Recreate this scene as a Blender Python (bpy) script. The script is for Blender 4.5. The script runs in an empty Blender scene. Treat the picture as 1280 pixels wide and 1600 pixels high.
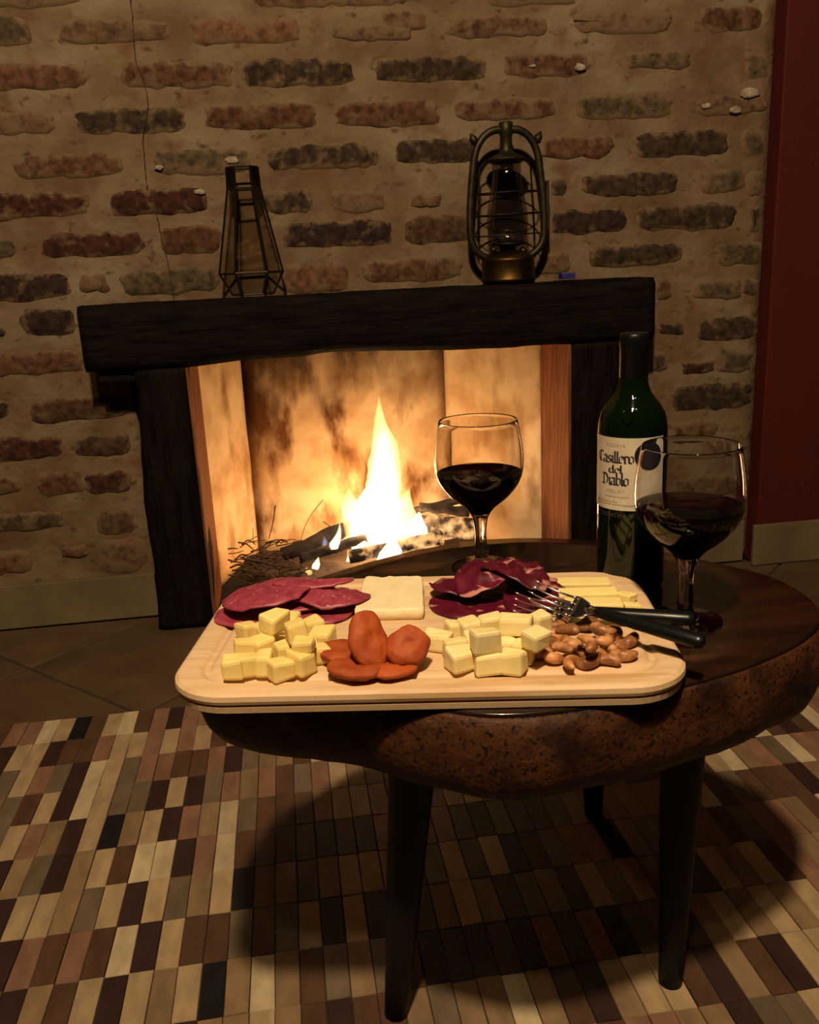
import bpy, bmesh, math, random
from mathutils import Vector, Matrix, noise
R = random.Random(7)
PI = math.pi
sc = bpy.context.scene
COL = sc.collection

# ------------------------------------------------------------------ camera
F, CX, CY = 1400.0, 640.0, 800.0
PITCH, ROLL, YAW = map(math.radians, (15.537, 2.767, 7.341))
CAM = Vector((0.0, -2.2, 0.83))
fw = Vector((math.sin(YAW)*math.cos(PITCH), math.cos(YAW)*math.cos(PITCH), -math.sin(PITCH)))
rt = Vector((math.cos(YAW), -math.sin(YAW), 0)); up = rt.cross(fw)
r2 = rt*math.cos(ROLL) - up*math.sin(ROLL)
u2 = up*math.cos(ROLL) + rt*math.sin(ROLL)
cd = bpy.data.cameras.new('camera'); cam = bpy.data.objects.new('camera', cd); COL.objects.link(cam)
cam.matrix_world = Matrix(((r2.x, u2.x, -fw.x, CAM.x), (r2.y, u2.y, -fw.y, CAM.y), (r2.z, u2.z, -fw.z, CAM.z), (0, 0, 0, 1)))
cd.sensor_fit = 'HORIZONTAL'; cd.sensor_width = 36; cd.lens = F/1280*36; cd.clip_start = 0.02
sc.camera = cam

# ------------------------------------------------------------------ world, lamps, exposure
w = bpy.data.worlds.new('dim_room'); sc.world = w; w.use_nodes = True
w.node_tree.nodes['Background'].inputs[0].default_value = (0.55, 0.38, 0.22, 1)
w.node_tree.nodes['Background'].inputs[1].default_value = 0.006
def lamp(name, loc, power, col, rad):
    l = bpy.data.lights.new(name, 'POINT'); l.energy = power; l.color = col; l.shadow_soft_size = rad; l.cycles.is_caustics_light = name.startswith('ceiling')
    o = bpy.data.objects.new(name, l); o.location = loc; COL.objects.link(o); return o
WARM = (1.0, 0.73, 0.45)
lamp('ceiling_lamp', (-0.10, -2.42, 2.60), 280, WARM, 0.07)
lamp('ceiling_lamp_second', (-0.34, -2.78, 2.75), 36, WARM, 0.05)
lamp('ceiling_lamp_third', (0.30, -2.65, 2.70), 9, WARM, 0.05)
FIRE = (1.0, 0.42, 0.12)
lamp('fire_light_low', (0.185, 0.19, 0.13), 9.5, FIRE, 0.05)
lamp('fire_light_high', (0.205, 0.15, 0.27), 1.2, FIRE, 0.04)
sc.view_settings.view_transform = 'Standard'; sc.view_settings.look = 'None'
sc.view_settings.exposure = 0.0; sc.view_settings.gamma = 1.0; sc.view_settings.use_curve_mapping = False
sc.cycles.use_denoising = True
sc.cycles.max_bounces = 10; sc.cycles.transmission_bounces = 10; sc.cycles.transparent_max_bounces = 24
sc.cycles.sample_clamp_indirect = 4.0; sc.cycles.caustics_refractive = True; sc.cycles.caustics_reflective = False

# ------------------------------------------------------------------ measuring helpers
def ray(px, py): return fw + r2*((px-CX)/F) - u2*((py-CY)/F)
def onz(px, py, z):
    d = ray(px, py); return CAM + d*((z-CAM.z)/d.z)
def ony(px, py, y):
    d = ray(px, py); return CAM + d*((y-CAM.y)/d.y)
def project(p):
    v = Vector(p)-CAM; k = v.dot(fw); return CX+F*v.dot(r2)/k, CY-F*v.dot(u2)/k
def nz(x, y, z=0.0, s=1.0): return noise.noise(Vector((x*s, y*s, z*s)))

# ------------------------------------------------------------------ object helpers
def obj(name, bm, mats, parent=None, smooth=False, loc=None, rot=None):
    me = bpy.data.meshes.new(name)
    bmesh.ops.recalc_face_normals(bm, faces=bm.faces)
    bm.to_mesh(me); bm.free()
    if not isinstance(mats, (list, tuple)): mats = [mats]
    for m in mats: me.materials.append(m)
    if smooth: me.shade_smooth()
    return link(name, me, parent, loc, rot)
def link(name, me, parent=None, loc=None, rot=None):
    o = bpy.data.objects.new(name, me); COL.objects.link(o)
    if parent is not None: o.parent = parent
    if loc is not None: o.location = loc
    if rot is not None: o.rotation_euler = rot
    return o
def tag(o, label, cat, group=None):
    o['label'] = label; o['category'] = cat
    if group: o['group'] = group
    return o
def thing(name, label, cat, loc=(0, 0, 0), rz=0, group=None):
    o = bpy.data.objects.new(name, None); COL.objects.link(o); o.location = loc; o.rotation_euler = (0, 0, rz)
    o.empty_display_size = 0.02
    return tag(o, label, cat, group)
def copy_tree(o, parent=None):
    c = o.copy(); COL.objects.link(c)
    if parent is not None: c.parent = parent
    for ch in list(o.children): copy_tree(ch, c)
    return c
def structure(o): o['kind'] = 'structure'; return o
def box(bm, x0, x1, y0, y1, z0, z1, bev=0.0):
    r = bmesh.ops.create_cube(bm, size=1.0)
    for v in r['verts']:
        v.co = Vector((x0 if v.co.x < 0 else x1, y0 if v.co.y < 0 else y1, z0 if v.co.z < 0 else z1))
    if bev:
        es = list({e for v in r['verts'] for e in v.link_edges})
        bmesh.ops.bevel(bm, geom=es, offset=bev, segments=2, affect='EDGES', profile=0.6)
def lathe(bm, prof, n=40, cx=0, cy=0, capb=True, capt=True):
    rings = []
    for r, z in prof:
        if r < 1e-6: rings.append([bm.verts.new((cx, cy, z))])
        else: rings.append([bm.verts.new((cx+r*math.cos(2*PI*i/n), cy+r*math.sin(2*PI*i/n), z)) for i in range(n)])
    for a, b in zip(rings, rings[1:]):
        for i in range(n):
            j = (i+1) % n
            if len(a) == 1 and len(b) == 1: continue
            if len(a) == 1: bm.faces.new((a[0], b[j], b[i]))
            elif len(b) == 1: bm.faces.new((a[i], a[j], b[0]))
            else: bm.faces.new((a[i], a[j], b[j], b[i]))
    if capb and len(rings[0]) > 1: bm.faces.new(rings[0][::-1])
    if capt and len(rings[-1]) > 1: bm.faces.new(rings[-1])
def tube(bm, pts, rad, n=8, closed=False):
    pts = [Vector(p) for p in pts]; N = len(pts)
    if not isinstance(rad, (list, tuple)): rad = [rad]*N
    rings = []; prev = None
    for i, p in enumerate(pts):
        if closed: t = pts[(i+1) % N]-pts[i-1]
        else: t = pts[min(i+1, N-1)]-pts[max(i-1, 0)]
        t.normalize()
        if prev is None:
            a = Vector((0, 0, 1)) if abs(t.z) < 0.9 else Vector((1, 0, 0)); u = t.cross(a).normalized()
        else: u = (prev - t*prev.dot(t)).normalized()
        prev = u; v = t.cross(u)
        rings.append([bm.verts.new(p+(u*math.cos(2*PI*k/n)+v*math.sin(2*PI*k/n))*rad[i]) for k in range(n)])
    pairs = list(zip(rings, rings[1:]))
    if closed: pairs.append((rings[-1], rings[0]))
    for a, b in pairs:
        for k in range(n):
            bm.faces.new((a[k], a[(k+1) % n], b[(k+1) % n], b[k]))
    if not closed: bm.faces.new(rings[0][::-1]); bm.faces.new(rings[-1])
def spline(pts, n=8):
    pts = [Vector(p) for p in pts]; out = []
    P = [pts[0]*2-pts[1]]+pts+[pts[-1]*2-pts[-2]]
    for i in range(1, len(P)-2):
        for k in range(n):
            t = k/n; a, b, c, d = P[i-1], P[i], P[i+1], P[i+2]
            out.append(0.5*((2*b)+(c-a)*t+(2*a-5*b+4*c-d)*t*t+(3*b-a-3*c+d)*t**3))
    out.append(pts[-1]); return out
def lerps(vals, n):
    out = []
    for i in range(n):
        t = i/(n-1)*(len(vals)-1); k = min(int(t), len(vals)-2); out.append(vals[k]+(vals[k+1]-vals[k])*(t-k))
    return out

# ------------------------------------------------------------------ materials
def mat(name, col=(0.5, 0.5, 0.5), rough=0.6, metal=0.0, col2=None, scale=20.0, detail=4.0, lo=0.35, hi=0.65, stretch=(1, 1, 1),
        bump=0.0, bscale=None, bdist=0.002, spec=0.5, coat=0.0, trans=0.0, ior=1.45, objcol=False, rnd=0.0, sss=0.0, world=False):
    m = bpy.data.materials.new(name); m.use_nodes = True
    nt = m.node_tree; N = nt.nodes; L = nt.links; b = N['Principled BSDF']
    b.inputs['Roughness'].default_value = rough; b.inputs['Metallic'].default_value = metal
    b.inputs['Specular IOR Level'].default_value = spec; b.inputs['Coat Weight'].default_value = coat
    b.inputs['Coat Roughness'].default_value = 0.08
    b.inputs['Transmission Weight'].default_value = trans; b.inputs['IOR'].default_value = ior
    if sss:
        b.inputs['Subsurface Weight'].default_value = sss; b.inputs['Subsurface Scale'].default_value = 0.004
    b.inputs['Base Color'].default_value = (*col, 1)
    if col2 or bump or objcol or rnd:
        tc = N.new('ShaderNodeTexCoord'); mp = N.new('ShaderNodeMapping'); mp.inputs['Scale'].default_value = stretch
        oi = N.new('ShaderNodeObjectInfo')
        if world:
            g = N.new('ShaderNodeNewGeometry'); L.new(g.outputs['Position'], mp.inputs[0])
        else: L.new(tc.outputs['Object'], mp.inputs[0])
        ad = N.new('ShaderNodeVectorMath'); ad.operation = 'ADD'
        ml = N.new('ShaderNodeVectorMath'); ml.operation = 'SCALE'; ml.inputs[0].default_value = (7.3, 3.1, 5.7)
        if not world: L.new(oi.outputs['Random'], ml.inputs['Scale'])
        else: ml.inputs['Scale'].default_value = 0
        L.new(mp.outputs[0], ad.inputs[0]); L.new(ml.outputs[0], ad.inputs[1])
        src = None
        if objcol:
            src = oi.outputs['Color']
        if col2:
            t = N.new('ShaderNodeTexNoise'); t.inputs['Scale'].default_value = scale; t.inputs['Detail'].default_value = detail
            L.new(ad.outputs[0], t.inputs['Vector'])
            mr = N.new('ShaderNodeMapRange'); mr.inputs[1].default_value = lo; mr.inputs[2].default_value = hi; L.new(t.outputs[0], mr.inputs[0])
            mx = N.new('ShaderNodeMix'); mx.data_type = 'RGBA'; L.new(mr.outputs[0], mx.inputs[0])
            if src: L.new(src, mx.inputs[6])
            else: mx.inputs[6].default_value = (*col, 1)
            mx.inputs[7].default_value = (*col2, 1)
            if objcol:
                mm = N.new('ShaderNodeMix'); mm.data_type = 'RGBA'; mm.blend_type = 'MULTIPLY'; mm.inputs[0].default_value = 1
                L.new(src, mm.inputs[6]); mm.inputs[7].default_value = (*col2, 1); L.new(mm.outputs[2], mx.inputs[7])
            src = mx.outputs[2]
        if rnd:
            hs = N.new('ShaderNodeHueSaturation'); mr2 = N.new('ShaderNodeMapRange')
            mr2.inputs[3].default_value = 1-rnd; mr2.inputs[4].default_value = 1+rnd
            L.new(oi.outputs['Random'], mr2.inputs[0]); L.new(mr2.outputs[0], hs.inputs['Value'])
            if src: L.new(src, hs.inputs['Color'])
            else: hs.inputs['Color'].default_value = (*col, 1)
            src = hs.outputs[0]
        if src: L.new(src, b.inputs['Base Color'])
        if bump:
            t2 = N.new('ShaderNodeTexNoise'); t2.inputs['Scale'].default_value = bscale or scale*2; t2.inputs['Detail'].default_value = 5
            L.new(ad.outputs[0], t2.inputs['Vector'])
            bp = N.new('ShaderNodeBump'); bp.inputs['Strength'].default_value = bump; bp.inputs['Distance'].default_value = bdist
            L.new(t2.outputs[0], bp.inputs['Height']); L.new(bp.outputs[0], b.inputs['Normal'])
    return m
def ramp_mix(m, scale, lo, hi, colr, stretch=(1, 1, 1), detail=4, kind='noise'):
    """one more layer of stain over whatever drives the base colour"""
    nt = m.node_tree; N = nt.nodes; L = nt.links; b = N['Principled BSDF']
    g = N.new('ShaderNodeTexCoord'); mp = N.new('ShaderNodeMapping'); mp.inputs['Scale'].default_value = stretch
    L.new(g.outputs['Object'], mp.inputs[0])
    if kind == 'noise':
        t = N.new('ShaderNodeTexNoise'); t.inputs['Scale'].default_value = scale; t.inputs['Detail'].default_value = detail
    else:
        t = N.new('ShaderNodeTexVoronoi'); t.inputs['Scale'].default_value = scale
    L.new(mp.outputs[0], t.inputs['Vector'])
    mr = N.new('ShaderNodeMapRange'); mr.inputs[1].default_value = lo; mr.inputs[2].default_value = hi; L.new(t.outputs[0], mr.inputs[0])
    mx = N.new('ShaderNodeMix'); mx.data_type = 'RGBA'; L.new(mr.outputs[0], mx.inputs[0]); mx.inputs[7].default_value = (*colr, 1)
    s = b.inputs['Base Color']
    if s.is_linked: L.new(s.links[0].from_socket, mx.inputs[6])
    else: mx.inputs[6].default_value = s.default_value
    L.new(mx.outputs[2], s)
    return m

M_mortar = mat('mortar', (0.175, 0.122, 0.072), 0.95, col2=(0.112, 0.070, 0.038), scale=9, detail=9, bump=0.8, bscale=40, bdist=0.007, spec=0.1)
ramp_mix(M_mortar, 3.2, 0.48, 0.72, (0.215, 0.175, 0.115), detail=6, stretch=(1, 1, 1.6))
ramp_mix(M_mortar, 12, 0.54, 0.70, (0.125, 0.066, 0.036), detail=7)
ramp_mix(M_mortar, 30, 0.60, 0.72, (0.07, 0.045, 0.026), detail=7, stretch=(1, 1, 1.5))
M_mortar_y = M_mortar
M_brick = None
def brick_material():
    m = bpy.data.materials.new('old_brick'); m.use_nodes = True
    nt = m.node_tree; N = nt.nodes; L = nt.links; b = N['Principled BSDF']
    b.inputs['Roughness'].default_value = 0.95; b.inputs['Specular IOR Level'].default_value = 0.1
    oi = N.new('ShaderNodeObjectInfo'); g = N.new('ShaderNodeNewGeometry')
    at = N.new('ShaderNodeAttribute'); at.attribute_name = 'rim'
    t = N.new('ShaderNodeTexNoise'); t.inputs['Scale'].default_value = 27; t.inputs['Detail'].default_value = 8
    t.inputs['Roughness'].default_value = 0.62
    L.new(g.outputs['Position'], t.inputs['Vector'])
    # mortar smear: noise + closeness to the rim, opened or closed by the alpha of the brick
    ad = N.new('ShaderNodeMath'); ad.operation = 'MULTIPLY_ADD'; L.new(at.outputs['Fac'], ad.inputs[0]); ad.inputs[1].default_value = 0.16
    L.new(t.outputs[0], ad.inputs[2])
    ad2 = N.new('ShaderNodeMath'); ad2.operation = 'ADD'; L.new(ad.outputs[0], ad2.inputs[0])
    al = N.new('ShaderNodeMath'); al.operation = 'MULTIPLY_ADD'; L.new(oi.outputs['Alpha'], al.inputs[0]); al.inputs[1].default_value = -0.34; al.inputs[2].default_value = 0.22
    L.new(al.outputs[0], ad2.inputs[1])
    mr = N.new('ShaderNodeMapRange'); mr.inputs[1].default_value = 0.46; mr.inputs[2].default_value = 0.64; L.new(ad2.outputs[0], mr.inputs[0])
    t3 = N.new('ShaderNodeTexNoise'); t3.inputs['Scale'].default_value = 60; t3.inputs['Detail'].default_value = 6; L.new(g.outputs['Position'], t3.inputs['Vector'])
    mr3 = N.new('ShaderNodeMapRange'); mr3.inputs[1].default_value = 0.35; mr3.inputs[2].default_value = 0.65; mr3.inputs[3].default_value = 0.55; mr3.inputs[4].default_value = 1.35
    L.new(t3.outputs[0], mr3.inputs[0])
    hs = N.new('ShaderNodeHueSaturation'); L.new(oi.outputs['Color'], hs.inputs['Color']); L.new(mr3.outputs[0], hs.inputs['Value'])
    mx = N.new('ShaderNodeMix'); mx.data_type = 'RGBA'; L.new(mr.outputs[0], mx.inputs[0]); L.new(hs.outputs[0], mx.inputs[6])
    mx.inputs[7].default_value = (0.145, 0.095, 0.054, 1)
    L.new(mx.outputs[2], b.inputs['Base Color'])
    bp = N.new('ShaderNodeBump'); bp.inputs['Strength'].default_value = 0.55; bp.inputs['Distance'].default_value = 0.005
    L.new(t.outputs[0], bp.inputs['Height']); L.new(bp.outputs[0], b.inputs['Normal'])
    return m
M_brick = brick_material()
M_crack = mat('crack_dark', (0.03, 0.02, 0.015), 0.9)
M_chip = mat('pale_plaster', (0.36, 0.30, 0.22), 0.9, col2=(0.18, 0.14, 0.09), scale=60)
M_red = mat('red_paint', (0.072, 0.010, 0.007), 0.7, col2=(0.058, 0.008, 0.006), scale=3, bump=0.15, bscale=60, spec=0.2)
M_skirt = mat('cement_skirting', (0.155, 0.122, 0.066), 0.7, col2=(0.115, 0.086, 0.046), scale=9, bump=0.15, bscale=60, spec=0.25)
M_grout = mat('grout', (0.035, 0.024, 0.016), 0.9)
M_tile = mat('floor_tile', (0.098, 0.062, 0.034), 0.5, col2=(0.068, 0.041, 0.022), scale=9, bump=0.1, spec=0.35, rnd=0.12)
M_beam = mat('dark_timber', (0.0105, 0.0068, 0.0052), 0.75, col2=(0.004, 0.0028, 0.0025), scale=9, stretch=(1, 6, 8), bump=0.6, bscale=22, bdist=0.006, spec=0.05)
M_post = mat('dark_post_timber', (0.0105, 0.0068, 0.0052), 0.75, col2=(0.004, 0.0028, 0.0025), scale=9, stretch=(8, 6, 1), bump=0.6, bscale=22, bdist=0.006, spec=0.06)
M_jamb = mat('jamb_timber', (0.20, 0.075, 0.03), 0.7, col2=(0.08, 0.028, 0.012), scale=14, stretch=(6, 6, 0.7), bump=0.4, bscale=30, spec=0.2)
M_plaster = mat('firebox_plaster', (0.62, 0.49, 0.315), 0.95, col2=(0.36, 0.22, 0.10), scale=9, detail=9, lo=0.38, hi=0.72, bump=0.3, bscale=40, spec=0.05)
ramp_mix(M_plaster, 5.5, 0.56, 0.74, (0.17, 0.085, 0.033), stretch=(1.6, 1.6, 0.8), detail=6)
M_soot = mat('soot', (0.02, 0.014, 0.01), 0.95, spec=0.05)
M_ash = mat('ash_bed', (0.020, 0.013, 0.009), 0.95, col2=(0.006, 0.0045, 0.004), scale=40, bump=0.8, bscale=80)

def back_material():
    """plaster of the fireback: cream below, smoke-stained in upright streaks towards the flue (the stain has its own shape)"""
    m = mat('fireback_plaster', (0.58, 0.45, 0.285), 0.95, col2=(0.32, 0.19, 0.085), scale=9, detail=9, lo=0.38, hi=0.70, bump=0.3, bscale=40, spec=0.05)
    ramp_mix(m, 7.0, 0.52, 0.66, (0.13, 0.060, 0.024), stretch=(1.7, 1, 0.75), detail=9)
    nt = m.node_tree; N = nt.nodes; L = nt.links; b = N['Principled BSDF']
    tc = N.new('ShaderNodeTexCoord'); sp = N.new('ShaderNodeSeparateXYZ'); L.new(tc.outputs['Object'], sp.inputs[0])
    n = N.new('ShaderNodeTexNoise'); n.inputs['Scale'].default_value = 7; n.inputs['Detail'].default_value = 5
    mp = N.new('ShaderNodeMapping'); mp.inputs['Scale'].default_value = (1.5, 1, 0.7); L.new(tc.outputs['Object'], mp.inputs[0]); L.new(mp.outputs[0], n.inputs['Vector'])
    mr = N.new('ShaderNodeMapRange'); mr.inputs[1].default_value = 0.30; mr.inputs[2].default_value = 0.62
    L.new(sp.outputs['Z'], mr.inputs[0])
    a = N.new('ShaderNodeMath'); a.operation = 'MULTIPLY_ADD'; L.new(n.outputs[0], a.inputs[0]); a.inputs[1].default_value = 1.9; a.inputs[2].default_value = -0.90
    s = N.new('ShaderNodeMath'); s.operation = 'ADD'; L.new(mr.outputs[0], s.inputs[0]); L.new(a.outputs[0], s.inputs[1])
    k = N.new('ShaderNodeMapRange'); k.inputs[1].default_value = 0.45; k.inputs[2].default_value = 1.05; k.inputs[4].default_value = 0.9; L.new(s.outputs[0], k.inputs[0])
    mx = N.new('ShaderNodeMix'); mx.data_type = 'RGBA'; L.new(k.outputs[0], mx.inputs[0]); mx.inputs[7].default_value = (0.045, 0.024, 0.012, 1)
    L.new(b.inputs['Base Color'].links[0].from_socket, mx.inputs[6]); L.new(mx.outputs[2], b.inputs['Base Color'])
    return m
M_back = back_material()

M_log = mat('charred_log', (0.045, 0.028, 0.018), 0.95, col2=(0.012, 0.009, 0.008), scale=25, stretch=(1, 1, 1), bump=0.9, bscale=60, bdist=0.004)
M_logend = mat('log_end', (0.42, 0.26, 0.13), 0.9, col2=(0.2, 0.11, 0.05), scale=60)
M_twig = mat('dry_twig', (0.13, 0.07, 0.035), 0.85, col2=(0.05, 0.028, 0.016), scale=90, rnd=0.35)
M_brass = mat('aged_brass', (0.11, 0.062, 0.018), 0.45, 1.0, col2=(0.05, 0.03, 0.012), scale=25, bump=0.15)
M_oldmetal = mat('olive_lantern_metal', (0.045, 0.034, 0.014), 0.5, 0.7, col2=(0.02, 0.016, 0.008), scale=25, bump=0.15)
M_wire = mat('dark_wire', (0.022, 0.018, 0.011), 0.5, 0.8)
M_frame = mat('vase_frame_metal', (0.05, 0.04, 0.025), 0.38, 0.9)
M_blue = mat('blue_plastic', (0.02, 0.02, 0.16), 0.5)
def glass_mat(name, col, rough=0.0, ior=1.45):
    m = bpy.data.materials.new(name); m.use_nodes = True; N = m.node_tree.nodes; L = m.node_tree.links
    N.remove(N['Principled BSDF']); g = N.new('ShaderNodeBsdfGlass'); g.inputs['Color'].default_value = (*col, 1)
    g.inputs['Roughness'].default_value = rough; g.inputs['IOR'].default_value = ior
    L.new(g.outputs[0], N['Material Output'].inputs[0]); return m
M_glass = glass_mat('clear_glass', (0.98, 0.98, 0.98), 0.0, 1.40)
def thin_glass(name, tint, gl, base=None, bf=0.0):
    m = bpy.data.materials.new(name); m.use_nodes = True; N = m.node_tree.nodes; L = m.node_tree.links
    N.remove(N['Principled BSDF']); t = N.new('ShaderNodeBsdfTransparent'); t.inputs[0].default_value = (*tint, 1)
    g = N.new('ShaderNodeBsdfGlass' if base else 'ShaderNodeBsdfGlossy'); g.inputs['Color'].default_value = (0.97, 0.97, 0.97, 1); g.inputs['Roughness'].default_value = 0.0 if base else 0.03
    if base: g.inputs['IOR'].default_value = base
    x = N.new('ShaderNodeMixShader'); x.inputs[0].default_value = gl; L.new(t.outputs[0], x.inputs[1]); L.new(g.outputs[0], x.inputs[2]); L.new(x.outputs[0], N['Material Output'].inputs[0]); return m
M_pane = thin_glass('smoky_pane', (0.92, 0.91, 0.88), 0.035)
M_globe = thin_glass('lantern_globe_glass', (0.80, 0.79, 0.78), 0.10)
M_plate = thin_glass('dark_collar_glass', (0.22, 0.20, 0.17), 0.04)
M_clear = thin_glass('clear_thin_glass', (0.98, 0.98, 0.98), 0.55, 1.45)
M_wine = mat('red_wine', (0.007, 0.0008, 0.0016), 0.02, trans=0.08, ior=1.12)
M_bottle = mat('dark_green_bottle_glass', (0.0022, 0.0060, 0.0012), 0.05, spec=0.5)
M_caps = mat('black_capsule', (0.004, 0.004, 0.0045), 0.35, spec=0.25)
M_label = mat('cream_paper_label', (0.62, 0.54, 0.41), 0.65, col2=(0.50, 0.43, 0.32), scale=30)
M_ink = mat('dark_blue_ink', (0.014, 0.012, 0.022), 0.6)
M_faint = mat('faint_grey_print', (0.36, 0.30, 0.235), 0.7)
M_dimgold = mat('dim_grey_print', (0.075, 0.06, 0.06), 0.6)
M_seal = mat('dark_seal', (0.012, 0.010, 0.022), 0.4)
M_board = mat('pale_board_wood', (0.68, 0.485, 0.29), 0.5, col2=(0.60, 0.41, 0.225), scale=14, stretch=(0.6, 9, 9), bump=0.06, bscale=30, spec=0.35)
ramp_mix(M_board, 9, 0.62, 0.70, (0.52, 0.32, 0.15), stretch=(0.5, 2.5, 4))
M_tabletop = mat('dark_polished_wood', (0.024, 0.010, 0.005), 0.2, col2=(0.007, 0.0038, 0.0026), scale=7, stretch=(1.2, 4, 4), detail=6, bump=0.12, bscale=25, coat=0.35)
ramp_mix(M_tabletop, 6, 0.58, 0.66, (0.06, 0.022, 0.009), stretch=(1, 3.2, 1))
M_bark = mat('mottled_trunk_side', (0.062, 0.0215, 0.0075), 0.55, col2=(0.016, 0.0062, 0.003), scale=24, detail=9, lo=0.42, hi=0.64, bump=0.7, bscale=90, bdist=0.004, spec=0.22)
ramp_mix(M_bark, 250, 0.55, 0.64, (0.008, 0.004, 0.003), detail=4)
M_leg = mat('black_leg_wood', (0.006, 0.005, 0.004), 0.55, bump=0.2, bscale=40, spec=0.3)
M_salami = mat('salami', (0.34, 0.055, 0.085), 0.42, col2=(0.24, 0.026, 0.05), scale=90, bump=0.25, bscale=220, bdist=0.001, rnd=0.1)
ramp_mix(M_salami, 210, 0.68, 0.75, (0.55, 0.24, 0.22), detail=1)
M_coppa = mat('cured_meat', (0.105, 0.005, 0.020), 0.42, col2=(0.06, 0.002, 0.011), scale=40, bump=0.2, bscale=120, bdist=0.001, rnd=0.12)
ramp_mix(M_coppa, 26, 0.60, 0.66, (0.50, 0.20, 0.17), stretch=(1, 2.6, 1), detail=3)
M_cheese = mat('yellow_cheese', (0.84, 0.68, 0.26), 0.5, col2=(0.80, 0.61, 0.19), scale=60, bump=0.15, bscale=120, bdist=0.001, rnd=0.05, sss=0.1)
M_cheese2 = mat('pale_cheese', (0.84, 0.72, 0.36), 0.5, col2=(0.80, 0.65, 0.27), scale=60, bump=0.12, bscale=120, bdist=0.001, rnd=0.06, sss=0.1)
M_white = mat('white_cheese', (0.84, 0.74, 0.47), 0.6, col2=(0.78, 0.66, 0.38), scale=50, bump=0.35, bscale=110, bdist=0.002, sss=0.1)
M_stick = mat('butter_yellow_cheese', (0.84, 0.72, 0.30), 0.45, col2=(0.80, 0.66, 0.25), scale=50, rnd=0.05, sss=0.1)
M_apricot = mat('dried_apricot', (0.36, 0.070, 0.008), 0.7, col2=(0.28, 0.042, 0.006), scale=70, bump=0.4, bscale=130, bdist=0.0015, rnd=0.18, sss=0.05)
M_nut = mat('roasted_cashew', (0.50, 0.245, 0.095), 0.42, col2=(0.20, 0.068, 0.020), scale=75, lo=0.38, hi=0.62, bump=0.4, bscale=170, bdist=0.0015, rnd=0.38)
M_steel = mat('steel', (0.62, 0.60, 0.58), 0.2, 1.0)
M_handle = mat('black_handle', (0.004, 0.005, 0.005), 0.3, spec=0.3)
RUG = {'W': (0.44, 0.35, 0.215), 'C': (0.33, 0.235, 0.13), 'T': (0.20, 0.13, 0.067), 'P': (0.20, 0.105, 0.064), 'G': (0.125, 0.092, 0.058),
       'B': (0.075, 0.038, 0.020), 'D': (0.030, 0.014, 0.010), 'K': (0.006, 0.005, 0.006)}
RM = {k: mat('hide_'+n, RUG[k], 0.7, col2=tuple(c*0.72 for c in RUG[k]), scale=30, stretch=(1.5, 0.6, 1), bump=0.35, bscale=260, bdist=0.0015, spec=0.25, rnd=0.12)
      for k, n in zip('WCTPGBDK', ('white', 'cream', 'tan', 'rose_tan', 'grey', 'brown', 'dark', 'black'))}
M_rugbase = mat('rug_backing', (0.035, 0.022, 0.014), 0.9)

def flame_mat(name, col, strength):
    m = bpy.data.materials.new(name); m.use_nodes = True; N = m.node_tree.nodes; L = m.node_tree.links
    N.remove(N['Principled BSDF']); e = N.new('ShaderNodeEmission'); e.inputs[0].default_value = (*col, 1); e.inputs[1].default_value = strength
    L.new(e.outputs[0], N['Material Output'].inputs['Volume']); return m
M_flame = flame_mat('flame_body', (1.0, 0.50, 0.15), 120)
M_core = flame_mat('flame_core', (1.0, 0.76, 0.46), 300)
M_blueflame = flame_mat('flame_blue', (0.45, 0.5, 1.0), 60)
def ember_mat():
    m = mat('glowing_ember', (0.03, 0.02, 0.015), 0.9)
    nt = m.node_tree; N = nt.nodes; L = nt.links; b = N['Principled BSDF']
    t = N.new('ShaderNodeTexNoise'); t.inputs['Scale'].default_value = 30; t.inputs['Detail'].default_value = 6
    g = N.new('ShaderNodeNewGeometry'); L.new(g.outputs['Position'], t.inputs['Vector'])
    r = N.new('ShaderNodeMapRange'); r.inputs[1].default_value = 0.42; r.inputs[2].default_value = 0.78; r.inputs[4].default_value = 2.2; L.new(t.outputs[0], r.inputs[0])
    b.inputs['Emission Color'].default_value = (1, 0.50, 0.18, 1); L.new(r.outputs[0], b.inputs['Emission Strength']); return m
M_ember = ember_mat()

# ================================================================== SETTING
# brick wall with the hearth opening
OX0, OX1, OZ1 = -0.365, 0.835, 0.72
def wall_grid():
    bm = bmesh.new(); vs = {}
    X0, X1, Z1 = -2.0, 1.21, 2.5
    xs = sorted(set([X0+i*0.03 for i in range(int((X1-X0)/0.03)+1)]+[OX0, OX1, X1])); zs = sorted(set([i*0.03 for i in range(int(Z1/0.03)+1)]+[Z1]))
    def V(i, j):
        if (i, j) not in vs:
            x, z = xs[i], zs[j]
            d = 0.0014*nz(x*7, z*9, 3)+0.0009*nz(x*22, z*24, 8)
            if abs(x-OX0) < 1e-6 or abs(x-OX1) < 1e-6 or z < 0.01 or x > 1.2: d = 0
            vs[(i, j)] = bm.verts.new((x, d+0.0024, z))
        return vs[(i, j)]
    for i in range(len(xs)-1):
        for j in range(len(zs)-1):
            xc = (xs[i]+xs[i+1])/2; zc = (zs[j]+zs[j+1])/2
            if OX0 < xc < OX1 and zc < OZ1: continue
            bm.faces.new((V(i, j), V(i+1, j), V(i+1, j+1), V(i, j+1)))
    bd = [e for e in bm.edges if e.is_boundary]
    r = bmesh.ops.extrude_edge_only(bm, edges=bd)
    for v in r['geom']:
        if isinstance(v, bmesh.types.BMVert): v.co.y = 0.12
    return bm
wall = structure(obj('wall_back', wall_grid(), M_mortar, smooth=True))

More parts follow.
